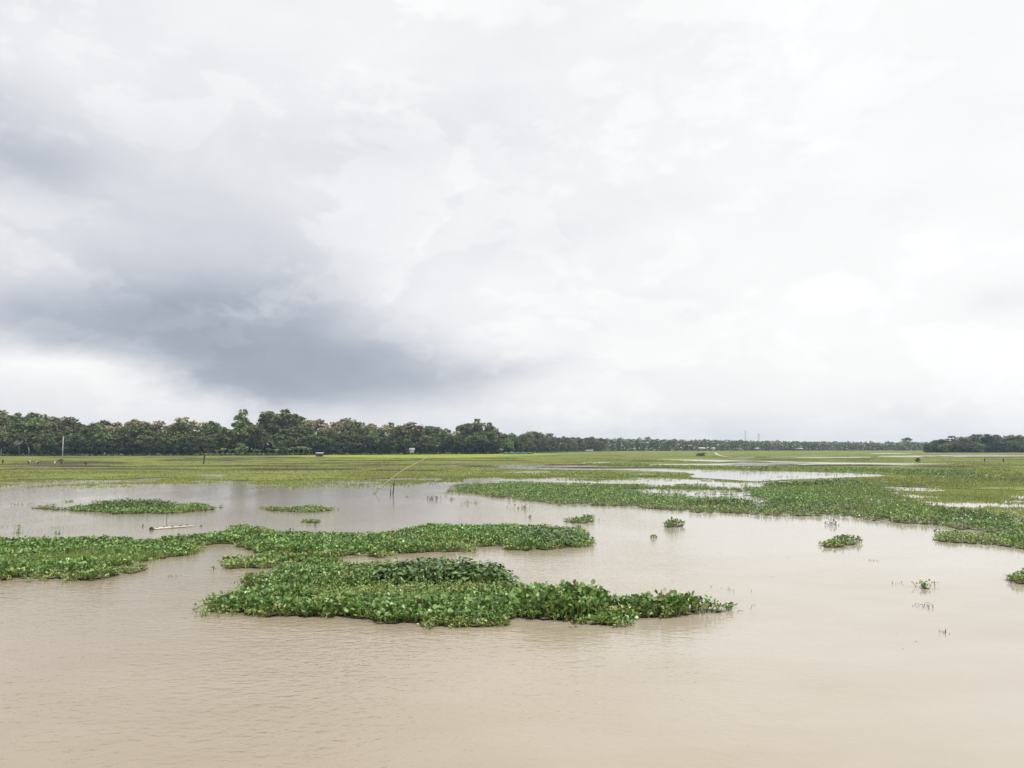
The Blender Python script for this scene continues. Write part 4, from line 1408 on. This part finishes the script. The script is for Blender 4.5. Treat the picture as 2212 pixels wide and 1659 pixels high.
mast(1611, 930, 1250, 'taller of the two thin lattice masts above the far treeline', 3.2)
mast(1640, 936, 1250, 'shorter and stouter of the two lattice masts above the far treeline', 4.2)

# ------------------------------------------------------------------ huts, walls, far houses, net
tin = plain_mat('tin_roof', (0.38, 0.39, 0.40), rough=0.45, nscale=2, vary=.15)
redw = plain_mat('rusty_boards', (0.13, 0.055, 0.05), nscale=3, stretch=(3, 3, .4), vary=.4)
greyw = plain_mat('grey_boards', (0.26, 0.26, 0.27), nscale=3, stretch=(3, 3, .4))
dark = plain_mat('dark_opening', (0.015, 0.014, 0.013))
brick = plain_mat('weathered_brick', (0.22, 0.15, 0.13), nscale=2)
white = plain_mat('whitewash', (0.50, 0.50, 0.48), nscale=.4, vary=.15)

def house(name, px, base, w, d, hw, label, cat, wallm, roofm=None, roof='mono', rz=0.0, openings=(), stilts=0.0, roof_h=.5, Y=None, parts=True):
    if Y is None:
        gx_, gy_ = G(px, base)
    else:
        gy_ = Y; gx_ = Xat(px, Y)
    root = empty(name, (gx_, gy_ + d / 2, 0), rz)
    mb = MB(); mb.box((0, 0, stilts + hw / 2), (w, d, hw)); mb.build('wall', wallm, root)
    rm = MB()
    e = .22
    z = stilts + hw
    if roof == 'mono':
        rm.faces([(-w / 2 - e, -d / 2 - e, z + .02), (w / 2 + e, -d / 2 - e, z + .02), (w / 2 + e, d / 2 + e, z + roof_h), (-w / 2 - e, d / 2 + e, z + roof_h),
                  (-w / 2 - e, -d / 2 - e, z + .12), (w / 2 + e, -d / 2 - e, z + .12), (w / 2 + e, d / 2 + e, z + roof_h + .1), (-w / 2 - e, d / 2 + e, z + roof_h + .1)],
                 [(3, 2, 1, 0), (4, 5, 6, 7), (0, 1, 5, 4), (1, 2, 6, 5), (2, 3, 7, 6), (3, 0, 4, 7)])
    else:
        rm.faces([(-w / 2 - e, -d / 2 - e, z), (w / 2 + e, -d / 2 - e, z), (w / 2 + e, 0, z + roof_h), (-w / 2 - e, 0, z + roof_h), (w / 2 + e, d / 2 + e, z), (-w / 2 - e, d / 2 + e, z)],
                 [(0, 1, 2, 3), (3, 2, 4, 5), (0, 3, 5), (1, 4, 2), (0, 5, 4, 1)])
    rm.build('roof', roofm or tin, root)
    for (ox, ow, oz, oh) in openings:
        om = MB(); om.box((ox * w, -d / 2 - .01, stilts + oz * hw + oh * hw / 2), (ow * w, .08, oh * hw)); om.build('door' if oz == 0 else 'window', dark, root)
    if stilts:
        for sx in (-1, 1):
            for sy in (-1, 1):
                sm = MB(); sm.tube([(sx * (w / 2 - .15), sy * (d / 2 - .15), 0), (sx * (w / 2 - .15), sy * (d / 2 - .15), stilts)], .09, 6); sm.build('stilt', M['dark_wood'], root)
    tag(root, label, cat)
    return root
house('field_hut', 689, 986.8, 2.9, 2.2, 1.35, 'small hut with rusty red walls and a pale roof on the field', 'hut', redw, roof_h=.35, stilts=.12, openings=[(.15, .30, 0, .8)], rz=.12)
house('field_hut', 838.5, 981.5, 3.0, 2.4, 1.15, 'small pale grey hut on dark stilts at the far edge of the bright plot', 'hut', greyw, stilts=.6, roof_h=.35, openings=[(-.2, .16, .35, .3), (.15, .14, .35, .3)], rz=-.1)
house('field_hut', 803, 977.8, 4.4, 2.0, .45, 'very low pale roofed shelter left of the pale hut', 'hut', greyw, roof_h=.3)
house('brick_shed', 603, 979.5, 5.5, 3, 1.2, 'low brick shed half hidden by weeds under the tallest trees', 'shed', brick, roof_h=.2, roofm=plain_mat('old_thatch', (.2, .16, .12)))
house('white_house', 885, 969, 5.0, 3, 1.6, 'white cottage glimpsed among the trees behind the pale hut', 'house', white, roof='gable', roof_h=1.2, Y=462, stilts=1.0)
house('village_house', 1199, 970, 8, 5, 1.6, 'small tin roofed house left of the long white wall', 'house', greyw, roof='gable', roof_h=1.6, Y=800)
house('village_house', 1181, 970, 9, 5, 2.2, 'low pale yellow building right of the teal net', 'house', plain_mat('yellow_wash', (.42, .38, .25)), roof='mono', Y=790, roof_h=.4)
for (px, w, hw, rh, st, Y, lab) in [(1393, 11, .4, 0.9, 9.5, 985, 'pale tin roof high among trees of the distant wood'), (1517, 8, .9, 1.3, 2.2, 1020, 'whitish house before the distant wood, left of the sandy track'),
                                (1542, 4, 1.6, 1.2, 1.5, 1025, 'small bright white house by the end of the sandy track'), (1488, 7, .5, 0.8, 6, 1025, 'pale roof halfway up the distant wood'),
                                (1637, 4.5, .8, 1.1, 2.0, 1040, 'small white house below the shorter mast'), (1730, 6, .6, 1.0, 2.0, 1060, 'long white roofed house before the distant wood on the right')]:
    house('village_house', px, 970, w, 7, hw, lab, 'house', white, roofm=white, roof='gable', Y=Y, roof_h=rh, stilts=st)
def wall(px0, px1, Y, h, label, m):
    x0, x1 = Xat(px0, Y), Xat(px1, Y)
    root = empty('boundary_wall', ((x0 + x1) / 2, Y, 0))
    n = max(2, int((x1 - x0) / 7))
    mb = MB(); mb.box((0, 0, h / 2), (x1 - x0, .25, h)); mb.build('wall', m, root)
    mb = MB(); mb.box((0, 0, h + .06), (x1 - x0 + .2, .45, .12)); mb.build('coping', M['concrete'], root)
    for i in range(n + 1):
        mb = MB(); mb.box((x0 - (x0 + x1) / 2 + (x1 - x0) * i / n, -.20, h / 2 + .15), (.4, .14, h + .3)); mb.build('pier', M['concrete'], root)
    tag(root, label, 'wall')
wall(1231, 1254, 790, 2.6, 'left stretch of the long white wall, the higher and brighter part', white)
wall(1255, 1281, 800, 1.9, 'right stretch of the long white wall, lower and greyer', plain_mat('grey_wash', (.42, .42, .41)))
# teal net fence
def netf():
    Y = 488
    x0, x1 = Xat(1089, Y), Xat(1152, Y)
    root = empty('net_fence', (x0, Y, 0))
    nm = plain_mat('teal_net', (0.09, 0.18, 0.155), nscale=2, vary=.3)
    n = 18
    V = []
    for i in range(n + 1):
        xx = (x1 - x0) * i / n
        hh = 1.15 + .25 * math.sin(i * 1.7) + .3 * (i in (4, 5))
        V += [(xx, .3 * math.sin(i), .08), (xx, .3 * math.sin(i) + .03, hh)]
    mb = MB(); mb.faces(V, [(2 * i, 2 * i + 2, 2 * i + 3, 2 * i + 1) for i in range(n)])
    o = mb.build('net', nm, root)
    sm = o.modifiers.new('thick', 'SOLIDIFY'); sm.thickness = .02
    for i in range(0, n + 1, 3):
        mb = MB(); mb.tube([((x1 - x0) * i / n, .3 * math.sin(i) - .1, 0), ((x1 - x0) * i / n, .3 * math.sin(i) - .1, 1.7)], .05, 5); mb.build('stake', M['dark_wood'], root)
    tag(root, 'low teal net strung on stakes at the edge of the field', 'net fence')
netf()

# ------------------------------------------------------------------ bamboo lever, stakes, pale trough, stick
def at_px(px, py, Y):
    return Vector((Xat(px, Y, Ztop(px, py, Y)), Y, Ztop(px, py, Y)))
K_ = .7373
def z4(X, Y_):                       # a pixel of one enlarged view -> picture units
    return ((1040 + X / 8.508) * K_, (1320 + Y_ / 8.508) * K_)
def lever():
    base = G(*z4(460, 1090)); Y0 = base[1]
    root = empty('bamboo_pole', (base[0], base[1], 0))
    o0 = Vector((base[0], base[1], 0))
    pix = [(460, 1090), (600, 950), (800, 780), (980, 650), (1140, 525), (1400, 385), (1640, 270), (1800, 170), (1945, 95)]
    pts = [at_px(*z4(*p), Y0 + i * .12) - o0 for i, p in enumerate(pix)]
    pts[0].z = -.1
    rad = [.040, .046, .050, .054, .052, .048, .042, .032, .018]
    mb = MB(); mb.tube(pts, rad, 8); mb.build('cane', M['bamboo'], root)
    mb = MB()
    for i in range(1, 8):
        for f in (0, .5):
            p = pts[i].lerp(pts[i + 1], f); d = (pts[i + 1] - pts[i - 1]).normalized()
            mb.tube([p - d * .012, p + d * .012], rad[i] * 1.22, 8)
    mb.build('node_rings', M['bamboo'], root)
    for pl in ([(1560, 320), (1690, 290), (1820, 268)], [(1400, 390), (1590, 345), (1700, 310)], [(1700, 235), (1800, 205), (1880, 190)]):
        mb = MB(); q = [at_px(*z4(*p), Y0 + .7 + .1 * i) - o0 for i, p in enumerate(pl)]
        mb.tube(q, [.014, .010, .004], 5); mb.build('side_branch', M['bamboo'], root)
    mb = MB(); q = [at_px(*z4(*p), Y0 + .05) - o0 for p in ((455, 1085), (470, 1060), (452, 1040))]
    mb.tube(q, [.02, .014, .006], 5); mb.build('side_branch', M['dark_wood'], root)
    mb = MB(); q = [at_px(*z4(*p), Y0 + .4) - o0 for p in ((810, 895), (870, 850), (960, 790), (985, 660))]
    mb.tube(q, [.006, .006, .006, .006], 4); mb.build('rope', M['wire'], root)
    tag(root, 'long thin bamboo pole slanting up to the right out of the water', 'bamboo pole')
    # dark post
    b = G(*z4(945, 1092)); root = empty('mooring_post', (b[0], b[1], 0)); o0 = Vector((b[0], b[1], 0))
    q = [at_px(*z4(*p), b[1]) - o0 for p in ((945, 1092), (958, 960), (972, 840), (982, 755))]; q[0].z = -.1
    mb = MB(); mb.tube(q, [.055, .045, .035, .018], 7); mb.build('post', M['dark_wood'], root)
    mb = MB(); mb.tube([q[2] - Vector((.0, 0, .06)), q[2], q[2] + Vector((0, 0, .06))], [.05, .08, .05], 8); mb.build('knot', M['dark_wood'], root)
    tag(root, 'dark upright post with a knot beneath the slanting bamboo pole', 'post')
    b = G(*z4(888, 1088)); root = empty('stake', (b[0], b[1], 0)); o0 = Vector((b[0], b[1], 0))
    q = [at_px(*z4(*p), b[1]) - o0 for p in ((888, 1088), (889, 1030), (888, 962))]; q[0].z = -.1
    mb = MB(); mb.tube(q, [.04, .035, .03], 7)
    o = mb.build('stake', M['dark_wood'], None)
    bpy.data.objects.remove(root)
    o.location = (b[0], b[1], 0)
    tag(o, 'short dark stake just left of the knotted post', 'stake')
lever()

def trough():
    a, c = G(329, 1144.2), G(414, 1137.6)
    A, B_ = Vector((a[0], a[1], .05)), Vector((c[0], c[1], .05))
    L = (B_ - A).length
    ang = math.atan2(B_.y - A.y, B_.x - A.x)
    root = empty('bamboo_float', (A.x, A.y, 0), ang)
    pale = plain_mat('peeled_bamboo', (0.62, 0.58, 0.50), rough=.5, nscale=5, vary=.12, col2=(.36, .32, .25))
    for s, r in ((.065, .050), (-.07, .045)):
        mb = MB(); n = 12
        mb.tube([(L * i / n + (0 if s > 0 else .1), s * (1 - .3 * i / n), .05 + .004 * (i % 2)) for i in range(n + 1)], [r * (1 - .35 * i / n) * (1.06 if i % 3 == 0 else 1) for i in range(n + 1)], 10)
        mb.build('cane', pale, root)
    for t in (.12, .29, .50, .70, .88):
        mb = MB(); mb.tube([(L * t - .07, -.005, .09), (L * t, -.005, .10), (L * t + .07, -.005, .09)], [.02, .034, .02], 8); mb.build('lashing', M['dark_wood'], root)
    mb = MB(); mb.tube([(-.13, .02, .03), (-.06, .0, .07), (.03, -.01, .06)], [.05, .10, .07], 8); mb.build('dark_end', M['dark_wood'], root)
    root.location.z = -.012
    tag(root, 'pair of pale peeled canes lashed side by side, floating on the water', 'float')
    b = G(357, 1141.5)
    q = [Vector((Xat(x_, b[1]), b[1], Ztop(x_, y_, b[1]))) - Vector((b[0], b[1], 0)) for x_, y_ in ((357, 1142), (354.5, 1128), (355, 1112))]
    q[0].z = -.05
    mb = MB(); mb.tube([q[0], q[1], q[2]], [.016, .013, .009], 6)
    o = mb.build('stick', M['dark_wood']); o.location = (b[0], b[1] + .25, 0)
    tag(o, 'thin dark bent stick standing upright behind the pale floating canes', 'stick')
trough()

# small dark young tree on the left field
def field_tree():
    gx_, gy_ = G(440, 1002.6)
    root = empty('small_tree', (gx_, gy_, 0))
    h = Ztop(440, 969, gy_)
    mb = MB(); mb.tube([(0, 0, 0), (.05, 0, .8), (.1, 0, 1.6), (.25, 0, 2.6), (.3, 0, h * .85)], [.16, .13, .16, .08, .03], 7)
    mb.tube([(.1, 0, 1.5), (-.5, .1, 2.5)], [.05, .02], 5); mb.tube([(.1, 0, 1.7), (.8, .1, 2.7)], [.05, .02], 5)
    mb.build('trunk', M['dark_wood'], root)
    rng = np.random.default_rng(4)
    PAL['rust'] = [(.10, .09, .04), (.13, .08, .05), (.09, .11, .04)]
    cm, _ = crown_mb(rng, [(0, 0, h * .8, .8), (.9, 0, h * .72, .6), (-.8, 0, h * .72, .6), (.3, 0, h * .92, .5)], 50, .14, 'rust')
    cm.build('crown', M['crown'], root)
    tag(root, 'small dark tree with a wispy crown alone on the left field', 'tree')
field_tree()
def stump(px, base, top, w, label, name='stump'):
    gx_, gy_ = G(px, base)
    h = Ztop(px, top, gy_)
    mb = MB(); mb.tube([(0, 0, -.05), (0, 0, h * .5), (.02, 0, h * .85), (0, 0, h)], [w * .4, w * .7, w, w * .5], 8)
    o = mb.build(name, M['dark_wood']); o.location = (gx_, gy_, 0)
    tag(o, label, 'stump')
stump(2127, 998.0, 990.2, .22, 'dark stump on the right field, the left one of two')
stump(2167.5, 998.0, 990.5, .26, 'dark stump on the right field, the right one of two')
gx_, gy_ = G(130, 995.5)
mb = MB(); rng = np.random.default_rng(9)
mb.tube([(-.9, 0, .12), (-.3, .1, .22), (.3, 0, .35), (.8, .1, .22), (1.0, 0, .12)], [.08, .2, .3, .25, .08], 8)
o = mb.build('brush_heap', M['dark_wood']); o.location = (gx_, gy_, 0)
tag(o, 'low dark heap lying on the green field below the first power pole', 'heap')

# bent reed at the start of the dark strip, small upright sticks in the water
def reed(px, base, pts, label, r=.03, m='stem'):
    b = G(px, base)
    q = [Vector((Xat(x_, b[1]), b[1], Ztop(x_, y_, b[1]))) - Vector((b[0], b[1], 0)) for x_, y_ in pts]
    q[0].z = -.03
    mb = MB(); mb.tube(q, [r * (1 - .7 * i / (len(q) - 1)) for i in range(len(q))], 5, C=(.06, .09, .03))
    o = mb.build('reed', M[m]); o.location = (b[0], b[1], 0)
    tag(o, label, 'reed')
reed(1266, 1005, [(1266, 1005), (1268, 994), (1272, 990)], 'thin bent reed where the pale channel begins to narrow', .09)
reed(1301, 1014, [(1301, 1014.5), (1302, 1011), (1303, 1009)], 'tiny upright reed in the pale channel', .06)
reed(980, 1022.5, [(977, 1002), (977, 999), (977.6, 996)] if False else [(980, 1022.5), (980.4, 1019), (981, 1017)], 'tiny reed on the field edge right of the bamboo pole', .05)
reed(1603, 1322, [(1590, 1323), (1598, 1318), (1606, 1320), (1603, 1325)], 'thin looped plant stem just right of the tip of the front mat', .008)
reed(1625, 1317, [(1621, 1315), (1624, 1308), (1630, 1306), (1631, 1311)], 'curled thin stem standing alone in the water right of the front mat', .008)

# ------------------------------------------------------------------ people working by the mud bed
skin_m = plain_mat('skin', (0.16, 0.09, 0.06), rough=.6)
def person(px, base, hgt, pose, face, shirt, lungi, label):
    """one skinned body per person; bent or upright; clothing as children"""
    gx_, gy_ = G(px, base)
    root = empty('person', (gx_, gy_, 0), face)
    if pose == 'bent':
        J = {'pel': (0, 0, .86), 'sp': (.18, 0, 1.0), 'ch': (.42, 0, 1.02), 'nk': (.58, 0, 1.0), 'hd': (.72, 0, .96),
             'le': (.52, .20, .72), 'lh': (.60, .17, .42), 're': (.54, -.20, .74), 'rh': (.66, -.16, .46), 'ls': (.45, .19, 1.0), 'rs': (.45, -.19, 1.0)}
    else:
        J = {'pel': (0, 0, .88), 'sp': (.01, 0, 1.1), 'ch': (.02, 0, 1.32), 'nk': (.02, 0, 1.46), 'hd': (.04, 0, 1.62),
             'le': (.02, .27, 1.08), 'lh': (.10, .25, .82), 're': (.04, -.27, 1.08), 'rh': (.14, -.24, .84), 'ls': (.01, .19, 1.38), 'rs': (.01, -.19, 1.38)}
    J.update({'lk': (.05, .12, .46), 'la': (0, .13, .05), 'rk': (.06, -.12, .46), 'ra': (.02, -.14, .05), 'lf': (.14, .13, .03), 'rf': (.16, -.14, .03), 'lhp': (0, .1, .82), 'rhp': (0, -.1, .82)})
    def skin(name, bones, rad, m):
        used = sorted({j for b in bones for j in b}, key=lambda j: j != bones[0][0])
        me = bpy.data.meshes.new(name)
        me.from_pydata([J[j] for j in used], [(used.index(a), used.index(c)) for a, c in bones], [])
        o = link(name, me, root, m)
        me.materials.clear() if not me.materials else None
        if not me.materials: me.materials.append(m)
        mod = o.modifiers.new('skin', 'SKIN')
        for i, j in enumerate(used):
            r = rad.get(j, .06)
            me.skin_vertices[0].data[i].radius = (r, r)
        me.skin_vertices[0].data[0].use_root = True
        ss = o.modifiers.new('sub', 'SUBSURF'); ss.levels = 1; ss.render_levels = 1
        return o
    R = {'pel': .13, 'sp': .12, 'ch': .14, 'nk': .055, 'hd': .105, 'ls': .07, 'rs': .07, 'le': .042, 're': .042, 'lh': .035, 'rh': .035, 'lhp': .10, 'rhp': .10, 'lk': .06, 'rk': .06, 'la': .04, 'ra': .04, 'lf': .035, 'rf': .035}
    bones = [('pel', 'sp'), ('sp', 'ch'), ('ch', 'nk'), ('nk', 'hd'), ('ch', 'ls'), ('ls', 'le'), ('le', 'lh'), ('ch', 'rs'), ('rs', 're'), ('re', 'rh'),
             ('pel', 'lhp'), ('lhp', 'lk'), ('lk', 'la'), ('la', 'lf'), ('pel', 'rhp'), ('rhp', 'rk'), ('rk', 'ra'), ('ra', 'rf')]
    me = bpy.data.meshes.new('body')
    body = link('body', me, root, skin_m)
    me.from_pydata([J[j] for j in R], [(list(R).index(a), list(R).index(c)) for a, c in bones], [])
    mod = body.modifiers.new('skin', 'SKIN')
    for i, j in enumerate(R): me.skin_vertices[0].data[i].radius = (R[j], R[j])
    me.skin_vertices[0].data[0].use_root = True
    body.modifiers.new('sub', 'SUBSURF').render_levels = 1
    me.materials.append(skin_m) if not me.materials else None
    R2 = {k: v * 1.22 for k, v in R.items()}
    skin('shirt', [('sp', 'ch'), ('pel', 'sp'), ('ch', 'ls'), ('ls', 'le'), ('ch', 'rs'), ('rs', 're')], R2, shirt)
    R3 = {'pel': .17, 'lhp': .14, 'rhp': .14, 'lk': .11, 'rk': .11}
    skin('wrap_skirt', [('pel', 'lhp'), ('lhp', 'lk'), ('pel', 'rhp'), ('rhp', 'rk')], R3, lungi)
    hb = MB(); h = Vector(J['hd'])
    hb.tube([h + Vector((0, 0, .02)), h + Vector((-.02, 0, .08)), h + Vector((-.02, 0, .125))], [.115, .10, .04], 10); hb.build('hair', M['dark_wood'], root)
    s = hgt / 1.72
    root.scale = (s, s, s)
    tag(root, label, 'person')
wt = plain_mat('white_cloth', (0.70, 0.68, 0.64)); dk = plain_mat('dark_cloth', (0.04, 0.04, 0.05)); yl = plain_mat('pale_yellow_cloth', (0.62, 0.58, 0.30))
person(5.5, 1003.6, 1.35, 'up', 1.5, dk, dk, 'person in dark clothes standing at the far left end of the mud strip')
person(61, 1004.0, 1.5, 'bent', 0.2, wt, dk, 'person in a white shirt bending over, leftmost of the white shirted ones')
person(82, 1004.8, 1.35, 'bent', 3.3, wt, dk, 'person in a white shirt bending down to the left beside the mud strip')
person(118, 1004.6, 1.15, 'up', 2.0, yl, wt, 'person in pale yellow standing upright in the mud strip')
person(133, 1004.6, 1.35, 'bent', 2.9, dk, dk, 'person in dark clothes bending over right of the one in pale yellow')
person(186, 1007.0, 1.35, 'bent', 3.1, dk, dk, 'person in dark clothes bending over at the right end of the mud strip')

# ------------------------------------------------------------------ small floating tufts
def tuft(px, py, w, h, n, pal, label, seed, group=None, kind='leaf'):
    rng = np.random.default_rng(seed)
    gx_, gy_ = G(px, py)
    wm = w / F * gy_
    mb = MB()
    m = n
    x = rng.normal(0, wm * .3, m); y = rng.normal(0, wm * .35, m) ; z = rng.uniform(.02, 1, m) ** 1.5 * h
    yaw = rng.uniform(0, 6.28, m)
    if kind == 'leaf':
        mb.scatter(MIDL, np.stack([x, y, z], 1), rotmats(yaw, rng.uniform(-.1, 1.2, m), rng.uniform(-.6, .6, m), rng.uniform(.07, .13, m)), pick(pal, m, rng))
    ns = m
    for i in range(ns):
        hh = z[i] if kind == 'leaf' else h * rng.uniform(.15, .8)
        dx = rng.normal(0, .25) * hh
        pts = [(x[i] - dx, y[i], -.02), (x[i] - dx * .2, y[i], hh * .6), (x[i], y[i], hh)]
        if kind != 'leaf' and rng.random() < .5:
            pts.append((x[i] + rng.normal(0, .5) * hh, y[i], hh * .7))
        mb.tube(pts, .006 * max(1, gy_ / 30), 3, C=pick(pal, 1, rng)[0] * (.8 if kind == 'leaf' else 1), cap=False)
    o = mb.build('water_plant' if kind == 'leaf' else 'sedge_tuft', M['leaf'] if kind == 'leaf' else M['stem'])
    o.location = (gx_, gy_, 0)
    tag(o, label, 'water plant' if kind == 'leaf' else 'sedge', group)
PAL['twig'] = [(.10, .09, .08), (.16, .15, .14), (.07, .06, .05)]
SF = 'little plant tufts scattered on the water'
SS = 'thin bare stems sticking out of the water'
T = [(150, 1084, 26, .2, 26, 'green', 'little tuft upper left of the narrow dark left mat', 'leaf'), (220, 1086, 42, .2, 26, 'dark', 'little streak of plants just above the narrow dark left mat', 'leaf'),
     (40, 1091, 30, .15, 14, 'dark', 'sparse tuft nearest the left edge beyond the narrow mat', 'leaf'), (40, 1152, 12, .35, 16, 'grass', 'dark upright tuft on the left water before the wide mat', 'leaf'),
     (125, 1154, 16, .2, 10, 'dark', 'dark tuft right of the upright one on the left water', 'leaf'), (22, 1137, 44, .1, 16, 'dark', 'flat dark streak of stems at the left edge', 'stem'),
     (120, 1141, 34, .08, 18, 'dark', 'flat streak of stems left of the pale floating canes', 'stem'), (436, 1138, 4, .12, 8, 'yellow', 'tiny yellow leaf cluster', 'leaf') if False else (434, 1137.5, 5, .1, 5, 'dark', 'tiny dark leaf right of the pale floating canes', 'leaf'),
     (308, 1137.5, 6, .1, 7, 'yellow', 'tiny yellow leaf cluster left of the pale floating canes', 'leaf'),
     (770, 1048, 36, .32, 40, 'twig', 'row of dark upright stems left of the slanting bamboo pole', 'stem'), (706, 1041, 30, .3, 22, 'dark', 'flat dark tuft near the field left of the bamboo pole', 'leaf'),
     (822, 1057, 26, .15, 16, 'twig', 'flat dark tangle at the foot of the bamboo pole', 'stem'), (878, 1074, 6, .1, 8, 'twig', 'small dark speck right of the posts', 'stem'),
     (935, 1079, 26, .3, 34, 'brown', 'reddish tuft with dark tips left of the longest mat', 'leaf'), (975, 1080, 20, .25, 12, 'dark', 'dark sparse tuft right beside the reddish one', 'leaf'),
     (1018, 1087, 26, .15, 26, 'grass', 'flat green tuft below the left tip of the longest mat', 'leaf'), (1128, 1099, 44, .22, 30, 'brown', 'flat brownish tuft in front of the longest mat', 'leaf'),
     (1411, 1162, 16, .08, 22, 'grass', 'flat pale patch below the round lone tuft', 'leaf'), (1797, 1134, 24, .25, 24, 'twig', 'greyish tuft in the water below the longest mat', 'leaf'),
     (1640, 1119, 22, .12, 16, 'grass', 'tiny tuft touching the front of the longest mat', 'leaf'), (2030, 1152, 24, .15, 18, 'dark', 'sparse tuft above the finger of plants', 'leaf'),
     (1890, 1212, 24, .12, 8, 'twig', 'few thin stems alone on the open right water', 'stem'), (2000, 1312, 34, .14, 14, 'twig', 'scattered thin stems below the small pale clump', 'stem'),
     (2036, 1368, 16, .16, 7, 'twig', 'few thin stems nearest the camera on the right', 'stem'), (1940, 1262, 24, .12, 7, 'twig', 'thin stems just left of the small pale clump', 'stem'),
     (1570, 1272, 50, .12, 10, 'twig', 'thin stems above the tail of the front mat, the right ones', 'stem'), (1440, 1275, 24, .15, 7, 'twig', 'thin stems above the tail of the front mat, the left ones', 'stem'),
     (372, 1246, 24, .08, 12, 'brown', 'short brown drift of stems left of the front mat', 'stem'), (680, 1136, 10, .12, 6, 'dark', 'tiny dark leaves left of the short strip', 'leaf'),
     (630, 1146, 14, .1, 6, 'dark', 'tiny dark tuft behind the middle mat', 'leaf'), (1140, 1119, 18, .2, 9, 'dark', 'tiny dark tuft behind the high end of the middle mat', 'leaf'),
     (1790, 1026, 90, .3, 60, 'grass', 'longest green streak inside the wide pale channel', 'leaf'), (1700, 1031, 50, .25, 34, 'grass', 'dark streak in the middle of the wide pale channel', 'leaf'),
     (1625, 1023, 60, .25, 36, 'green', 'left green streak in the wide pale channel', 'leaf'), (1665, 1041, 40, .3, 30, 'green', 'tuft on the near rim of the wide pale channel', 'leaf'),
     (1760, 1037, 36, .2, 24, 'green', 'short streak near the right part of the wide pale channel', 'leaf'), (1530, 1019, 50, .2, 26, 'grass', 'thin streak where the wide channel narrows', 'leaf'),
     (1290, 1278, 26, .12, 8, 'twig', 'short stems between the tall dark leaves and the tail of the front mat', 'stem')]
for i, (px, py, w, h, n, pal, lab, kind) in enumerate(T):
    tuft(px, py, w, h, n, pal, lab, 300 + i, SF if kind == 'leaf' else SS, kind)

# bits of leaf, straw and froth drifting on the water
rng = np.random.default_rng(55)
n = 1500
y = np.exp(rng.uniform(math.log(9.5), math.log(90), n)); x = rng.uniform(-.7, .7, n) * y
dr = vnoise(x, y * .45, 2.2, 3, 210)
k = (dr > .66) & (rng.random(n) < .5) & (y > 15)
ga, gb = gpoly(A_POLY), gpoly(B_POLY)
for g_ in (ga, gb):
    d_ = edge_dist(g_, x, y)
    k |= (d_ < 1.0) & (rng.random(n) < .55)
x, y = x[k], y[k]; n = len(x)
mb = MB()
C = np.where(rng.random((n, 1)) < .55, pick('brown', n, rng), pick('lime', n, rng))
s3 = np.stack([rng.uniform(.015, .06, n), rng.uniform(.03, .10, n), np.full(n, .05)], 1) * np.clip(y / 30, .8, 2)[:, None]
mb.scatter(MIDL, np.stack([x, y, np.full(n, .006)], 1), rotmats(rng.uniform(0, 6.28, n), rng.uniform(-.05, .12, n), rng.uniform(-.1, .1, n), s3), C)
tag(mb.build('floating_scraps', M['stem']), 'scraps of leaf and straw drifting on the muddy water', 'debris', kind='stuff')

# ------------------------------------------------------------------ haze
mb = MB(); mb.box((0, 1400, 22.5), (4700, 2900, 47))
hz = mb.build('haze', None)
hm = bpy.data.materials.new('haze_air'); hm.use_nodes = True
ht = NT(hm.node_tree)
pv = ht.new('ShaderNodeVolumePrincipled')
pv.inputs['Color'].default_value = (0.62, 0.80, 1.0, 1)
pv.inputs['Density'].default_value = 0.00015
pv.inputs['Anisotropy'].default_value = 0.2
ho = ht.new('ShaderNodeOutputMaterial')
ht.link(pv.outputs[0], ho.inputs['Volume'])
hz.data.materials.append(hm)
tag(hz, 'thin bluish haze over the plain', 'haze', kind='stuff')
